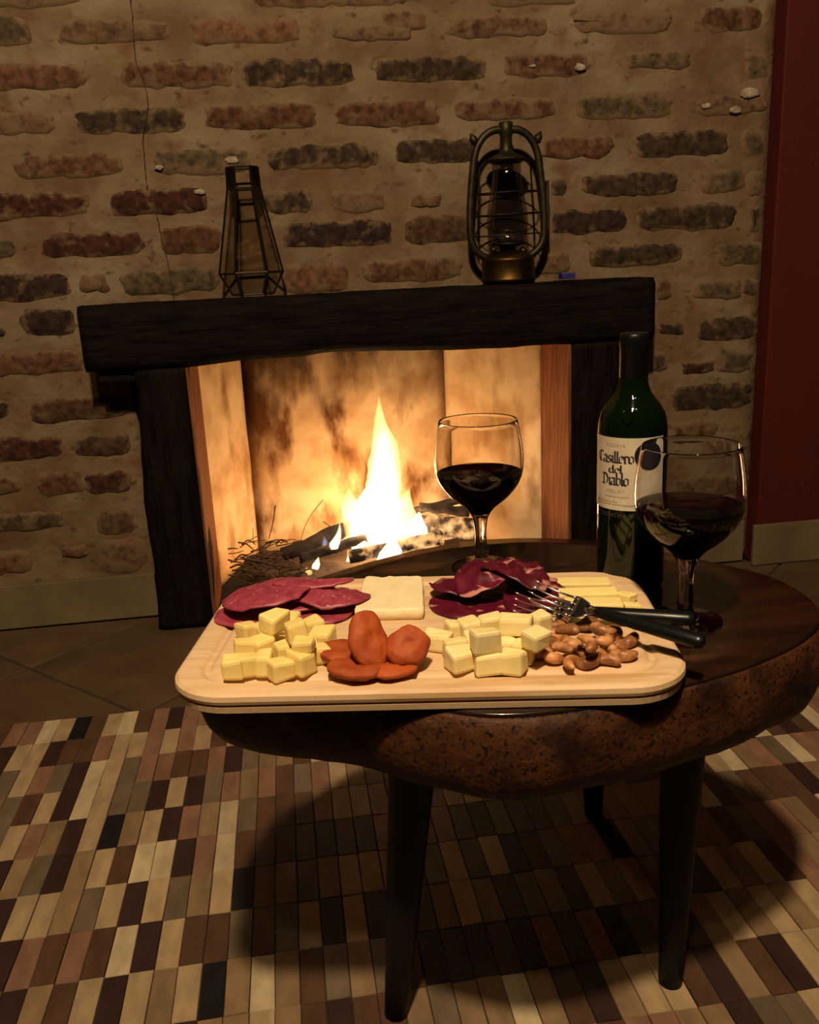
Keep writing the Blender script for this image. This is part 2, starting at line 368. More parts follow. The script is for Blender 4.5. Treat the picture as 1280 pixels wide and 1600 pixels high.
TONE = {'D': (0.040, 0.027, 0.017), 'S': (0.026, 0.016, 0.013), 'R': (0.080, 0.037, 0.022), 'X': (0.044, 0.0175, 0.012), 'O': (0.13, 0.062, 0.034),
        'G': (0.060, 0.045, 0.026), 'T': (0.105, 0.062, 0.036), 'B': (0.066, 0.036, 0.021)}
BRICKS = """0 30 45 70 G 9|95 32 262 65 T 5|300 28 465 66 O 7|520 40 640 62 T 3|600 18 665 48 R 4|700 25 855 56 R 4|900 18 1050 50 T 3|1095 12 1190 46 R 7
0 102 132 138 R 8|190 98 362 135 R 7|380 95 552 132 D 8|590 90 757 126 D 9|790 85 918 118 R 6|980 80 1080 106 G 4|1165 85 1200 120 G 5
0 175 85 206 T 4|120 170 290 207 D 8|322 165 495 200 R 8|525 160 685 195 R 8|712 155 865 185 R 5|905 147 1050 183 G 5|1090 150 1200 178 T 7
25 243 192 276 R 6|240 235 390 270 G 6|418 228 590 262 D 7|620 220 745 252 D 10|850 215 957 246 R 9|995 206 1137 242 D 10|1160 203 1197 240 G 6
0 304 137 338 X 8|172 298 320 333 X 10|405 298 487 330 D 7|520 300 600 330 T 3|640 305 690 322 R 3|862 280 885 303 D 7|912 272 1060 304 D 10|1095 268 1162 298 G 6|1168 270 1192 302 G 4
0 370 20 402 G 9|65 366 226 399 X 9|252 355 345 395 R 10|445 348 613 384 S 9|636 340 738 378 B 10|862 330 976 362 S 10|995 322 1148 357 D 9|1170 322 1188 360 D 7
0 430 110 466 S 10|125 430 170 456 T 5|190 422 340 458 G 9|444 413 542 456 O 8|565 405 722 438 R 5|835 398 892 426 T 6|922 385 1065 415 D 8|1120 380 1188 412 G 6
33 485 115 522 S 10|0 512 5 527 D 9|1026 440 1050 466 B 6|1085 440 1160 466 G 5|1164 435 1184 460 G 6
0 552 130 582 R 8|1033 504 1067 520 D 8|1090 498 1180 530 D 10
0 627 10 650 D 9|47 624 202 656 B 9|1020 555 1042 580 D 5|1068 565 1118 582 X 7|1120 548 1175 580 G 5
0 684 95 716 X 9|117 682 202 712 B 10|1050 602 1174 638 D 10
0 745 30 772 R 5|60 740 131 772 R 8|133 738 204 769 X 8|1050 660 1120 686 R 3|1100 680 1165 710 T 4
0 802 100 828 G 6|150 800 212 832 B 6|1050 745 1168 778 T 5
0 862 50 896 O 4|95 855 135 870 R 6|150 845 226 892 T 6
0 0 130 8 T 4|400 0 640 9 R 4|760 0 900 8 T 4"""
def brick_bm(x0, x1, z0, z1, seed):
    bm = bmesh.new(); at = bm.verts.layers.float.new('rim')
    W, Hh = (x1-x0)/2, (z1-z0)/2; n = max(26, int((W+Hh)*2/0.007)); rings = []
    for inset, y, rim, jm in ((-0.10, 0.007, 1.0, 1.0), (0.02, 0.0032, 1.0, 1.0), (0.25, 0.0006, 0.5, 0.75), (0.52, -0.0006, 0.0, 0.4)):
        ring = []
        for i in range(n):
            a = 2*PI*i/n; c, s = math.cos(a), math.sin(a); k = 1/max(1e-6, (abs(c)**5+abs(s)**5))**0.2
            jx = 0.010*nz(seed*3.7+c*W*38, s*Hh*60, 1.3); jz = 0.0075*nz(seed*5.1+c*W*42, s*Hh*60, 9.3)+0.003*nz(seed+c*W*150, s*Hh*150, 2)
            hw = W-inset*Hh; hh = Hh*(1-inset); jx *= jm; jz *= jm
            v = bm.verts.new((c*k*hw+jx, y+0.0013*nz(c*k*hw*50+seed, s*k*hh*50, 4), s*k*hh+jz)); v[at] = rim; ring.append(v)
        rings.append(ring)
    for a, b in zip(rings, rings[1:]):
        for i in range(n): bm.faces.new((a[i], a[(i+1) % n], b[(i+1) % n], b[i]))
    v = bm.verts.new((0, -0.0010, 0)); v[at] = 0
    for i in range(n): bm.faces.new((rings[-1][i], rings[-1][(i+1) % n], v))
    return bm
for row in BRICKS.split('\n'):
    for k, it in enumerate(row.split('|')):
        a = it.split(); x0, y0, x1, y1 = map(float, a[:4])
        q_ = ony((x0+x1)/2, (y0+y1)/2, 0); cx, cz = q_.x, q_.z; hz = 0; wx = (ony(x1, (y0+y1)/2, 0)-ony(x0, (y0+y1)/2, 0)).x; hz = (ony(x0, y0, 0)-ony(x0, y1, 0)).z*1.08
        if x0 == 0: wx += 0.10; cx -= 0.05
        if y0 == 0: hz += 0.04; cz += 0.02
        cxx = min(cx, 1.205-wx/2)
        o = obj('brick', brick_bm(-wx/2, wx/2, -hz/2, hz/2, R.random()*90), M_brick, wall, True, loc=(cxx, -0.003, cz))
        c = TONE[a[4]]; f = R.uniform(0.85, 1.2); o.color = (c[0]*f, c[1]*f, c[2]*f, 0.30+0.07*float(a[5]))
# courses of bricks beyond the frame, above and to the left
for zi in range(4):
    for xi in range(9):
        x = -0.75+xi*0.235+(0.11 if zi % 2 else 0); z = 1.445+zi*0.088
        o = obj('brick', brick_bm(-0.10, 0.10, -0.026, 0.026, R.random()*90), M_brick, wall, True, loc=(x, -0.003, z)); c = TONE[R.choice('RTDGO')]; o.color = (*c, R.uniform(0.3, 0.8))
for zi in range(16):
    for xi in range(4):
        x = -0.98-xi*0.235-(0.11 if zi % 2 else 0)-(0.0 if zi > 6 else -0.06); z = 0.155+zi*0.0875
        if x < -1.9 or R.random() < 0.15: continue
        o = obj('brick', brick_bm(-0.10, 0.10, -0.025, 0.025, R.random()*90), M_brick, wall, True, loc=(x, -0.003, z)); c = TONE[R.choice('RTDGOB')]; o.color = (*c, R.uniform(0.4, 0.9))
# crack in the mortar and pale chips
for pts in ([(203, -6), (208, 40), (212, 95), (224, 125), (231, 160), (228, 190), (223, 215), (226, 255), (230, 296)], [(243, 330), (252, 368), (258, 392), (264, 418), (268, 445), (273, 474)]):
    bm = bmesh.new(); q = spline([ony(x, y, -0.0062) for x, y in pts], 5)
    q = [p+Vector((0.0022*nz(p.x*60, p.z*90, 2), 0, 0)) for p in q]
    tube(bm, q, [0.0007+0.0007*abs(nz(p.z*60, 1, 1)) for p in q], 5); obj('crack', bm, M_crack, wall)
for x, y, s in ((907, 105, 13), (1172, 145, 20), (248, 262, 9), (362, 250, 12), (1150, 172, 14), (1104, 165, 10), (832, 103, 6), (312, 300, 10)):
    bm = bmesh.new(); p = ony(x, y, -0.006); r = s/640*0.8
    bmesh.ops.create_icosphere(bm, subdivisions=2, radius=1)
    for v in bm.verts: v.co = Vector((v.co.x*r*(1+0.6*nz(v.co.x*2+x, v.co.z*2, 1)), v.co.y*0.0018, v.co.z*r*0.5*(1+0.8*nz(v.co.x*2+x, v.co.z*2, 5))))
    obj('plaster_chip', bm, M_chip, wall, True, loc=p)

# red wall stepping forward on the right
bm = bmesh.new(); box(bm, 1.211, 3.0, -0.05, 0.12, 0, 2.5, 0.004); structure(obj('wall_right', bm, M_red))
# skirtings
bm = bmesh.new(); box(bm, -2.0, -0.368, -0.016, -0.001, 0.002, 0.114, 0.003); structure(obj('baseboard_left', bm, M_skirt))
bm = bmesh.new(); box(bm, 0.838, 1.195, -0.016, -0.001, 0.002, 0.114, 0.003); structure(obj('baseboard_centre', bm, M_skirt))
bm = bmesh.new(); box(bm, 1.198, 3.0, -0.064, -0.0505, 0.002, 0.114, 0.003); structure(obj('baseboard_right', bm, M_skirt))

# floor: slab of grout with diagonal tiles
bm = bmesh.new(); box(bm, -2.6, 3.0, -3.2, 0.9, -0.08, -0.004); floor = structure(obj('floor', bm, M_grout))
def clip(poly, n, d):
    out = []
    for i in range(len(poly)):
        a, b = poly[i], poly[(i+1) % len(poly)]; da, db = a[0]*n[0]+a[1]*n[1]-d, b[0]*n[0]+b[1]*n[1]-d
        if da <= 0: out.append(a)
        if da*db < 0: t = da/(da-db); out.append((a[0]+(b[0]-a[0])*t, a[1]+(b[1]-a[1])*t))
    return out
S2 = 0.40*math.sqrt(2)
for i in range(-7, 9):
    for j in range(-7, 9):
        g = 0.005
        a0, b0 = -0.885+i*S2+g, -0.358+j*S2+g; a1, b1 = a0+S2-2*g, b0+S2-2*g
        poly = [((a+b)/2, (a-b)/2) for a, b in ((a0, b0), (a1, b0), (a1, b1), (a0, b1))]
        if max(p[0] for p in poly) < -2 or min(p[0] for p in poly) > 2.2 or max(p[1] for p in poly) < -1.6: continue
        poly = clip(poly, (0, 1), -0.017)
        poly = clip(poly, (1, 0), 2.6)
        if len(poly) < 3 or sum(poly[k][0]*poly[(k+1) % len(poly)][1]-poly[(k+1) % len(poly)][0]*poly[k][1] for k in range(len(poly))) > -1e-3 and sum(poly[k][0]*poly[(k+1) % len(poly)][1]-poly[(k+1) % len(poly)][0]*poly[k][1] for k in range(len(poly))) < 1e-3: continue
        bm = bmesh.new(); f = bm.faces.new([bm.verts.new((x, y, -0.004)) for x, y in poly])
        r = bmesh.ops.extrude_face_region(bm, geom=[f])
        tv = [v for v in r['geom'] if isinstance(v, bmesh.types.BMVert)]
        for v in tv: v.co.z = 0.0
        es = [e for e in bm.edges if all(v in tv for v in e.verts)]
        bmesh.ops.bevel(bm, geom=es, offset=0.002, segments=1, affect='EDGES')
        obj('floor_tile', bm, M_tile, floor)

# ================================================================== FIREPLACE
fp = thing('fireplace', 'rustic fireplace framed by dark timber beam and posts, fire burning inside', 'fireplace', (0.225, -0.12, 0))
def timber(x0, x1, y0, y1, z0, z1, axis, amp, edges=None, nseg=40):
    """hewn timber: a box sliced along its axis, its faces uneven"""
    bm = bmesh.new(); rings = []; m = 24
    for i in range(nseg+1):
        t = i/nseg; ring = []
        for k in range(m):
            a = 2*PI*(k+0.5)/m; c, s = math.cos(a), math.sin(a); q = 1/max(abs(c), abs(s)); u, v = c*q*0.96, s*q*0.96
            if max(abs(c), abs(s)) < 0.75: u *= 0.975; v *= 0.975
            if axis == 'x':
                e0, e1 = edges(t) if edges else (z0, z1)
                p = Vector((x0+(x1-x0)*t, (y0+y1)/2+u*(y1-y0)/2, (e0+e1)/2+v*(e1-e0)/2))
            else:
                e0, e1 = edges(t) if edges else (x0, x1)
                p = Vector(((e0+e1)/2+u*(e1-e0)/2, (y0+y1)/2+v*(y1-y0)/2, z0+(z1-z0)*t))
            d = amp*nz(p.x*14, p.y*14, p.z*14)+amp*0.5*nz(p.x*45, p.y*45, p.z*45)
            if axis == 'x': p.y += d; p.z += d*0.5
            else: p.x += d*0.5; p.y += d
            ring.append(bm.verts.new(p))
        rings.append(ring)
    for a, b in zip(rings, rings[1:]):
        for k in range(m): bm.faces.new((a[k], a[(k+1) % m], b[(k+1) % m], b[k]))
    bm.faces.new(rings[0][::-1]); bm.faces.new(rings[-1])
    return bm
def local(bm, o):
    for v in bm.verts: v.co -= o.location
    return bm
BX = [-0.439, -0.209, -0.066, 0.05, 0.08, 0.256, 0.376, 0.529, 0.654, 0.876]; BZ = [0.628, 0.627, 0.634, 0.637, 0.642, 0.636, 0.629, 0.628, 0.627, 0.626]
def beam_edges(t):
    x = -0.44+1.316*t
    for k in range(9):
        if BX[k] <= x <= BX[k+1]+1e-6: e = BZ[k]+(BZ[k+1]-BZ[k])*(x-BX[k])/(BX[k+1]-BX[k]); break
    else: e = 0.628
    return e-0.003, 0.774
beam = obj('mantel_beam', local(timber(-0.44, 0.876, -0.132, -0.004, 0.628, 0.772, 'x', 0.004, beam_edges, 70), fp), M_beam, fp, True)
def lp(t): return (-0.361+0.018*t+0.004*math.sin(t*9), -0.2185+0.003*math.sin(t*7))
def rp(t): return (0.668, 0.812+0.003*math.sin(t*8))
for e, mname in ((lp, 'post'), (rp, 'post')):
    obj('post', local(timber(0, 0, -0.12, -0.006, 0.001, 0.626, 'z', 0.003, e, 40), fp), M_post, fp, True)
bm = bmesh.new(); box(bm, -0.225, -0.2195, -0.115, 0.128, 0.002, 0.625, 0.001); obj('jamb_board', local(bm, fp), M_jamb, fp)
bm = bmesh.new(); box(bm, 0.669, 0.676, -0.115, 0.128, 0.002, 0.625, 0.001); obj('jamb_board', local(bm, fp), M_jamb, fp)
bm = bmesh.new(); box(bm, -0.42, -0.30, -0.10, -0.008, 0.60, 0.628, 0.006); obj('beam_block', local(bm, fp), M_beam, fp)  # small dark block below the left end of the beam
def panel(name, pts, z0, z1, m, th, nx=16, nzz=16, parent=fp):
    """upright slab along a plan line, its face slightly uneven"""
    (ax, ay), (bx_, by_) = pts; d = Vector((bx_-ax, by_-ay, 0)); n = Vector((-d.y, d.x, 0)).normalized()
    bm = bmesh.new(); g = []
    for i in range(nx+1):
        g.append([])
        for j in range(nzz+1):
            p = Vector((ax, ay, 0))+d*(i/nx)+Vector((0, 0, z0+(z1-z0)*j/nzz)); p += n*(0.004*nz(p.x*9, p.y*9, p.z*9))
            g[i].append(bm.verts.new(p))
    for i in range(nx):
        for j in range(nzz): bm.faces.new((g[i][j], g[i+1][j], g[i+1][j+1], g[i][j+1]))
    r = bmesh.ops.extrude_edge_only(bm, edges=[e for e in bm.edges if e.is_boundary])
    for v in r['geom']:
        if isinstance(v, bmesh.types.BMVert): v.co += n*th
    return obj(name, bm, m, None, True)
def into(o, parent):
    for v in o.data.vertices: v.co -= parent.location
    o.parent = parent; return o
into(panel('firebox_panel', [(-0.125, 0.40), (0.458, 0.40)], 0.0, 0.95, M_back, 0.03), fp)
into(panel('firebox_panel', [(-0.30, 0.13), (-0.232, 0.13)], 0.0, 0.95, M_plaster, 0.02), fp)  # unseen return behind the left post, added to stop firelight leaking
into(panel('side_panel', [(-0.232, 0.13), (-0.125, 0.40)], 0.0, 0.95, M_plaster, 0.03), fp)
into(panel('side_panel', [(0.458, 0.40), (0.676, 0.13)], 0.0, 0.95, M_plaster, 0.03), fp)
into(panel('firebox_panel', [(0.676, 0.13), (0.75, 0.13)], 0.0, 0.95, M_plaster, 0.02), fp)  # same added return behind the right post, closes the light gap
bm = bmesh.new(); box(bm, -0.30, 0.75, 0.13, 0.43, 0.95, 0.97); box(bm, -0.30, 0.75, 0.035, 0.055, 0.64, 0.97); box(bm, -0.30, 0.75, 0.056, 0.13, 0.95, 0.97)
obj('smoke_hood', local(bm, fp), M_soot, fp)
bm = bmesh.new()
bmesh.ops.create_grid(bm, x_segments=40, y_segments=30, size=1)
for v in bm.verts:
    x, y = 0.2+v.co.x*0.42, 0.14+v.co.y*0.25; e = max(0, 1-max(abs(v.co.x), abs(v.co.y)))
    v.co = Vector((x, y, 0.004+min(0.03, e*0.12)*(1+0.6*nz(x*14, y*14, 2))+0.006*nz(x*50, y*50)*min(1, e*8)))
ash = obj('ash', local(bm, fp), M_ash, fp, True); ash['kind'] = 'stuff'

# ------------------------------------------------------------------ fire, logs, twigs
def log(name, a, b, r0, r1, label, m=None, seed=0, sides=14, group=None):
    m = m or M_log
    a, b = Vector(a), Vector(b); t = (b-a).normalized(); u = t.cross(Vector((0, 0, 1))).normalized(); v = t.cross(u)
    o = thing(name, label, 'log', (a+b)/2, 0, group); bm = bmesh.new(); rings = []; n = 14
    for i in range(n+1):
        k = i/n; c = a+(b-a)*k+u*(0.006*nz(k*3+seed, 1))+v*(0.006*nz(k*3+seed, 5)); r = r0+(r1-r0)*k
        rings.append([bm.verts.new(c+(u*math.cos(2*PI*j/sides)+v*math.sin(2*PI*j/sides))*r*(1+0.22*nz(math.cos(2*PI*j/sides)*1.6+seed, math.sin(2*PI*j/sides)*1.6, k*5)+0.1*nz(j*1.9+seed, k*17))) for j in range(sides)])
    for p, q in zip(rings, rings[1:]):
        for j in range(sides): bm.faces.new((p[j], p[(j+1) % sides], q[(j+1) % sides], q[j]))
    bm.faces.new(rings[0][::-1]); bm.faces.new(rings[-1])
    obj('bark', local(bm, o), m, o, True)
    bm = bmesh.new(); e = [bm.verts.new(x.lerp(b, 0.12)+t*0.0025) for x in [b+((u*math.cos(2*PI*j/sides)+v*math.sin(2*PI*j/sides))*r1) for j in range(sides)]]
    f = bm.faces.new(e); r = bmesh.ops.extrude_face_region(bm, geom=[f])
    for x in r['geom']:
        if isinstance(x, bmesh.types.BMVert): x.co -= t*0.008
    obj('cut_end', local(bm, o), M_logend if m is M_log else m, o)
    return o
Y = lambda px, py, y: ony(px, py, y)
log('log', Y(442, 866, 0.09), Y(590, 808, 0.19), 0.017, 0.024, 'long charred log sloping up into the fire from the left')
log('log', Y(655, 822, 0.19), Y(742, 826, 0.12), 0.036, 0.030, 'thick burning log with glowing cracks right of the flame', M_ember, 3)
log('log', Y(600, 810, 0.24), Y(742, 776, 0.22), 0.013, 0.010, 'thin dark branch poking out right above the thick log', M_log, 5)
log('log', Y(655, 792, 0.16), Y(733, 800, 0.13), 0.012, 0.014, 'short charred stick lying on top of the thick burning log', M_log, 6)
log('log', Y(545, 870, 0.06), Y(690, 840, 0.10), 0.018, 0.020, 'glowing ember log at the foot of the flame', M_ember, 8)
log('log', Y(470, 872, 0.05), Y(570, 842, 0.12), 0.012, 0.014, 'dark short log in front of the long sloping log', M_log, 9)

fire = thing('fire', 'bright yellow-white flames rising from the burning logs', 'fire', (0.19, 0.13, 0.06))
def tongue(path, radii, m, name='flame', seed=0, flat=0.6):
    """one tongue of flame: a swelling, wavering column"""
    pts = spline([Y(*p) for p in path], 6); n = len(pts); rr = lerps(radii, n)
    bm = bmesh.new(); rings = []; S = 18
    for i, p in enumerate(pts):
        r = rr[i]; ring = []
        for k in range(S):
            a = 2*PI*k/S; q = 1+0.22*nz(math.cos(a)*1.5+seed, math.sin(a)*1.5, p.z*22)+0.10*nz(a*1.5+seed, p.z*60)*math.sin(PI*k/S)
            ring.append(bm.verts.new(p+Vector((math.cos(a)*r*q, math.sin(a)*r*q*flat, 0))))
        rings.append(ring)
    for p, q in zip(rings, rings[1:]):
        for k in range(S): bm.faces.new((p[k], p[(k+1) % S], q[(k+1) % S], q[k]))
    bm.faces.new(rings[0][::-1]); bm.faces.new(rings[-1])
    return obj(name, local(bm, fire), m, fire, True)
YF = 0.14
tongue([(596, 868, YF), (600, 820, YF), (598, 770, YF), (596, 725, YF), (600, 690, YF), (594, 655, YF), (592, 618, YF)], [0.052, 0.058, 0.046, 0.036, 0.030, 0.014, 0.001], M_flame, seed=1)
tongue([(592, 860, YF), (598, 810, YF), (597, 760, YF), (597, 715, YF), (600, 675, YF)], [0.045, 0.045, 0.032, 0.024, 0.003], M_core, 'flame_core', 2)
tongue([(610, 810, YF), (613, 760, YF), (616, 720, YF), (620, 684, YF)], [0.02, 0.024, 0.016, 0.001], M_flame, seed=3)
tongue([(560, 845, YF), (556, 812, YF), (548, 788, YF), (545, 762, YF)], [0.035, 0.04, 0.026, 0.002], M_flame, seed=4)
tongue([(575, 855, YF), (570, 820, YF), (572, 785, YF), (580, 750, YF)], [0.04, 0.042, 0.03, 0.002], M_core, 'flame_core', 5)
tongue([(632, 850, YF), (636, 815, YF), (632, 785, YF), (640, 762, YF)], [0.03, 0.036, 0.022, 0.001], M_flame, seed=6)
tongue([(655, 848, YF), (650, 825, YF), (655, 800, YF)], [0.026, 0.030, 0.003], M_core, 'flame_core', 7)
tongue([(553, 876, 0.07), (560, 860, 0.07), (570, 845, 0.08)], [0.022, 0.026, 0.004], M_core, 'flame_core', 8)
tongue([(605, 878, 0.05), (610, 862, 0.05), (615, 840, 0.06)], [0.03, 0.032, 0.004], M_core, 'flame_core', 9)
tongue([(522, 858, 0.07), (524, 848, 0.07), (530, 832, 0.07), (531, 815, 0.07)], [0.010, 0.014, 0.006, 0.0006], M_core, 'flame_core', 10)
tongue([(492, 890, 0.04), (494, 882, 0.04), (498, 870, 0.04)], [0.010, 0.011, 0.001], M_core, 'flame_core', 11)
tongue([(507, 852, 0.07), (508, 846, 0.07), (506, 838, 0.07)], [0.006, 0.007, 0.001], M_blueflame, 'blue_flame', 12)
tongue([(484, 898, 0.03), (482, 892, 0.03), (478, 886, 0.03)], [0.008, 0.009, 0.001], M_flame, seed=13)

def twig(pts, r, label, group=None):
    bm = bmesh.new(); q = spline(pts, 4); tube(bm, q, lerps([r, r*0.55], len(q)), 5)
    o = obj('twig', bm, M_twig, None, True); c = q[0].copy(); c.z = min(p.z for p in q)
    for v in o.data.vertices: v.co -= c
    o.location = c; return tag(o, label, 'twig', group)
TG = 'loose kindling twigs'
twig([Y(378, 872, 0.06), Y(420, 880, 0.05), Y(470, 890, 0.04)], 0.0042, 'thickest pale twig lying across the front of the kindling heap', TG)
twig([Y(505, 781, 0.16), Y(486, 805, 0.15), Y(474, 830, 0.13), Y(469, 850, 0.12)], 0.0014, 'long thin curved twig arching up left of the flame', TG)
twig([Y(430, 790, 0.14), Y(427, 815, 0.13), Y(420, 842, 0.12)], 0.0022, 'upright stubby twig standing behind the kindling heap', TG)
twig([Y(505, 815, 0.14), Y(520, 825, 0.14), Y(535, 840, 0.13)], 0.0018, 'short slanting twig between curved twig and flame', TG)
twig([Y(395, 825, 0.12), Y(396, 850, 0.11)], 0.0010, 'tiny upright twig at the left of the kindling heap', TG)
twig([Y(370, 905, 0.03), Y(400, 912, 0.02), Y(440, 900, 0.02)], 0.0012, 'hair-thin twig lying on the hearth at the very front', TG)
for i in range(90):
    px, py = R.uniform(356, 470), R.uniform(846, 904); d = 0.16-(py-848)/52*0.14+R.uniform(-0.01, 0.01)
    a = R.uniform(-0.5, 0.5); L_ = R.uniform(0.03, 0.075); p = Y(px, py, d); p.z = max(0.012, p.z)
    q = p+Vector((math.cos(a)*L_, R.uniform(-0.03, 0.03), R.uniform(-0.02, 0.018))); q.z = max(0.012, q.z)
    m = (p+q)/2+Vector((0, R.uniform(-0.01, 0.01), R.uniform(-0.004, 0.016)))
    twig([p, m, q], R.uniform(0.0014, 0.0034), 'thin brown twig tangled in the kindling heap at the left of the fire', 'tangled kindling twigs')

# ================================================================== ON THE MANTEL
MZ = 0.7765
def lantern():
    t = thing('hurricane_lantern', 'old brass hurricane lantern with glass globe on the mantel', 'lantern', (0.537, -0.066, MZ))
    bm = bmesh.new(); lathe(bm, [(0.060, 0), (0.064, 0.003), (0.064, 0.006), (0.0625, 0.009), (0.0615, 0.046), (0.063, 0.049), (0.061, 0.053), (0.050, 0.063), (0.032, 0.069), (0.018, 0.071)], 48); obj('fuel_tank', bm, M_brass, t, True)
    bm = bmesh.new(); lathe(bm, [(0.018, 0.0705), (0.019, 0.078), (0.024, 0.080), (0.044, 0.083), (0.045, 0.086), (0.030, 0.088), (0.012, 0.097), (0.004, 0.099)], 32); obj('burner', bm, M_wire, t, True)
    bm = bmesh.new(); lathe(bm, [(0.0375, 0.0865), (0.044, 0.100), (0.0485, 0.125), (0.047, 0.155), (0.040, 0.195), (0.0335, 0.235), (0.033, 0.262), (0.0318, 0.262), (0.0322, 0.235), (0.0386, 0.195), (0.0455, 0.155), (0.047, 0.125), (0.0425, 0.100), (0.036, 0.0868), (0.0375, 0.0865)], 40, capb=False, capt=False); obj('globe', bm, M_globe, t, True)
    bm = bmesh.new(); lathe(bm, [(0.034, 0.262), (0.048, 0.2675), (0.048, 0.270), (0.032, 0.277), (0.017, 0.284), (0.0145, 0.290), (0.0135, 0.320), (0.016, 0.323), (0.016, 0.348), (0.013, 0.350)], 36); obj('hood', bm, M_oldmetal, t, True)
    for s in (-1, 1):
        bm = bmesh.new()
        pts = spline([(s*0.050, 0, 0.055), (s*0.066, 0, 0.064), (s*0.080, 0, 0.080), (s*0.0875, 0, 0.105), (s*0.0875, 0, 0.16), (s*0.081, 0, 0.23), (s*0.072, 0, 0.285), (s*0.055, 0, 0.316), (s*0.033, 0, 0.331), (s*0.012, 0, 0.334)], 6)
        tube(bm, pts, 0.0086, 12); obj('side_tube', bm, M_oldmetal, t, True)
        bm = bmesh.new(); lathe(bm, [(0.004, 0), (0.0095, 0.004), (0.0095, 0.016), (0.005, 0.021), (0.003, 0.026), (0.0, 0.028)], 12)
        obj('handle_ear', bm, M_oldmetal, t, True, loc=(s*0.070, 0, 0.303), rot=(0, s*0.45, 0))
        bm = bmesh.new(); tube(bm, [(s*0.068, 0.012, 0.092), (s*0.0655, 0.012, 0.17), (s*0.060, 0.012, 0.255), (s*0.046, 0.006, 0.268)], 0.0022, 6); obj('guard_rod', bm, M_wire, t, True)
    for z, r in ((0.105, 0.060), (0.150, 0.0605), (0.198, 0.0575)):
        bm = bmesh.new(); tube(bm, [(math.cos(2*PI*i/40)*r*1.25, math.sin(2*PI*i/40)*r*0.94, z+0.002*math.sin(2*PI*i/40+1)) for i in range(40)], 0.0019, 6, True); obj('guard_ring', bm, M_wire, t, True)
    bm = bmesh.new(); box(bm, 0.0925, 0.099, -0.006, 0.006, 0.112, 0.222, 0.002); obj('lift_lever', bm, M_oldmetal, t)
    bm = bmesh.new(); lathe(bm, [(0.0055, 0), (0.007, 0.002), (0.007, 0.007), (0.0045, 0.009)], 14); obj('wick_knob', bm, M_wire, t, True, loc=(-0.040, -0.025, 0.072), rot=(0.9, -0.6, 0))
    bm = bmesh.new(); tube(bm, [(-0.022, -0.012, 0.076), (-0.040, -0.024, 0.0745)], 0.0016, 6); obj('knob_spindle', bm, M_wire, t)
    bm = bmesh.new(); lathe(bm, [(0.009, 0), (0.009, 0.007), (0.006, 0.009)], 16); obj('filler_cap', bm, M_brass, t, True, loc=(0.030, -0.022, 0.0655), rot=(0.35, 0.45, 0))
lantern()
def vase():
    c = Vector((-0.060, -0.066, MZ)); t = thing('geometric_glass_vase', 'six-sided tapered glass lantern vase with dark metal edges on the mantel', 'vase', c, math.radians(2))
    lev = [(0.046, 0.001), (0.0715, 0.048), (0.036, 0.228), (0.0345, 0.272)]
    P = [[Vector((r*math.cos(PI/3*k), r*math.sin(PI/3*k)*0.86, z)) for k in range(6)] for r, z in lev]
    def strut(a, b, r=0.0027):
        bm = bmesh.new(); tube(bm, [a, b], r, 6); obj('frame_strut', bm, M_frame, t)
    for l in range(4):
        for k in range(6): strut(P[l][k], P[l][(k+1) % 6], 0.0028 if l in (1, 2) else 0.0024)
    for l in range(3):
        for k in range(6): strut(P[l][k], P[l+1][k])
    def pane(q, m, name):
        cen = sum(q, Vector())/4; n = (q[1]-q[0]).cross(q[3]-q[0]).normalized()
        q = [p+(cen-p).normalized()*0.0012 for p in q]
        bm = bmesh.new(); a = [bm.verts.new(p+n*0.0006) for p in q]; b = [bm.verts.new(p-n*0.0006) for p in q]
        bm.faces.new(a); bm.faces.new(b[::-1])
        for i in range(4): bm.faces.new((a[i], b[i], b[(i+1) % 4], a[(i+1) % 4]))
        obj(name, bm, m, t)
    for l in range(3):
        for k in range(6):
            q = [P[l][k], P[l][(k+1) % 6], P[l+1][(k+1) % 6], P[l+1][k]]
            if l == 2:
                if k not in (1, 4): pane(q, M_plate, 'collar_plate')
            else: pane(q, M_pane, 'glass_pane')
    bm = bmesh.new(); f = bm.faces.new([bm.verts.new(p*0.97) for p in P[0]]); r = bmesh.ops.extrude_face_region(bm, geom=[f])
    for v in r['geom']:
        if isinstance(v, bmesh.types.BMVert): v.co.z += 0.002
    obj('base_plate', bm, M_frame, t)
vase()
p = ony(888, 433, -0.10)
bm = bmesh.new(); box(bm, -0.0165, 0.0165, -0.013, 0.013, 0, 0.013, 0.002)
tag(obj('lighter_box', bm, M_blue, None, False, loc=(p.x, -0.09, MZ-0.0005), rot=(0, 0, 0.1)), 'small dark blue block lying on the right end of the mantel', 'box')

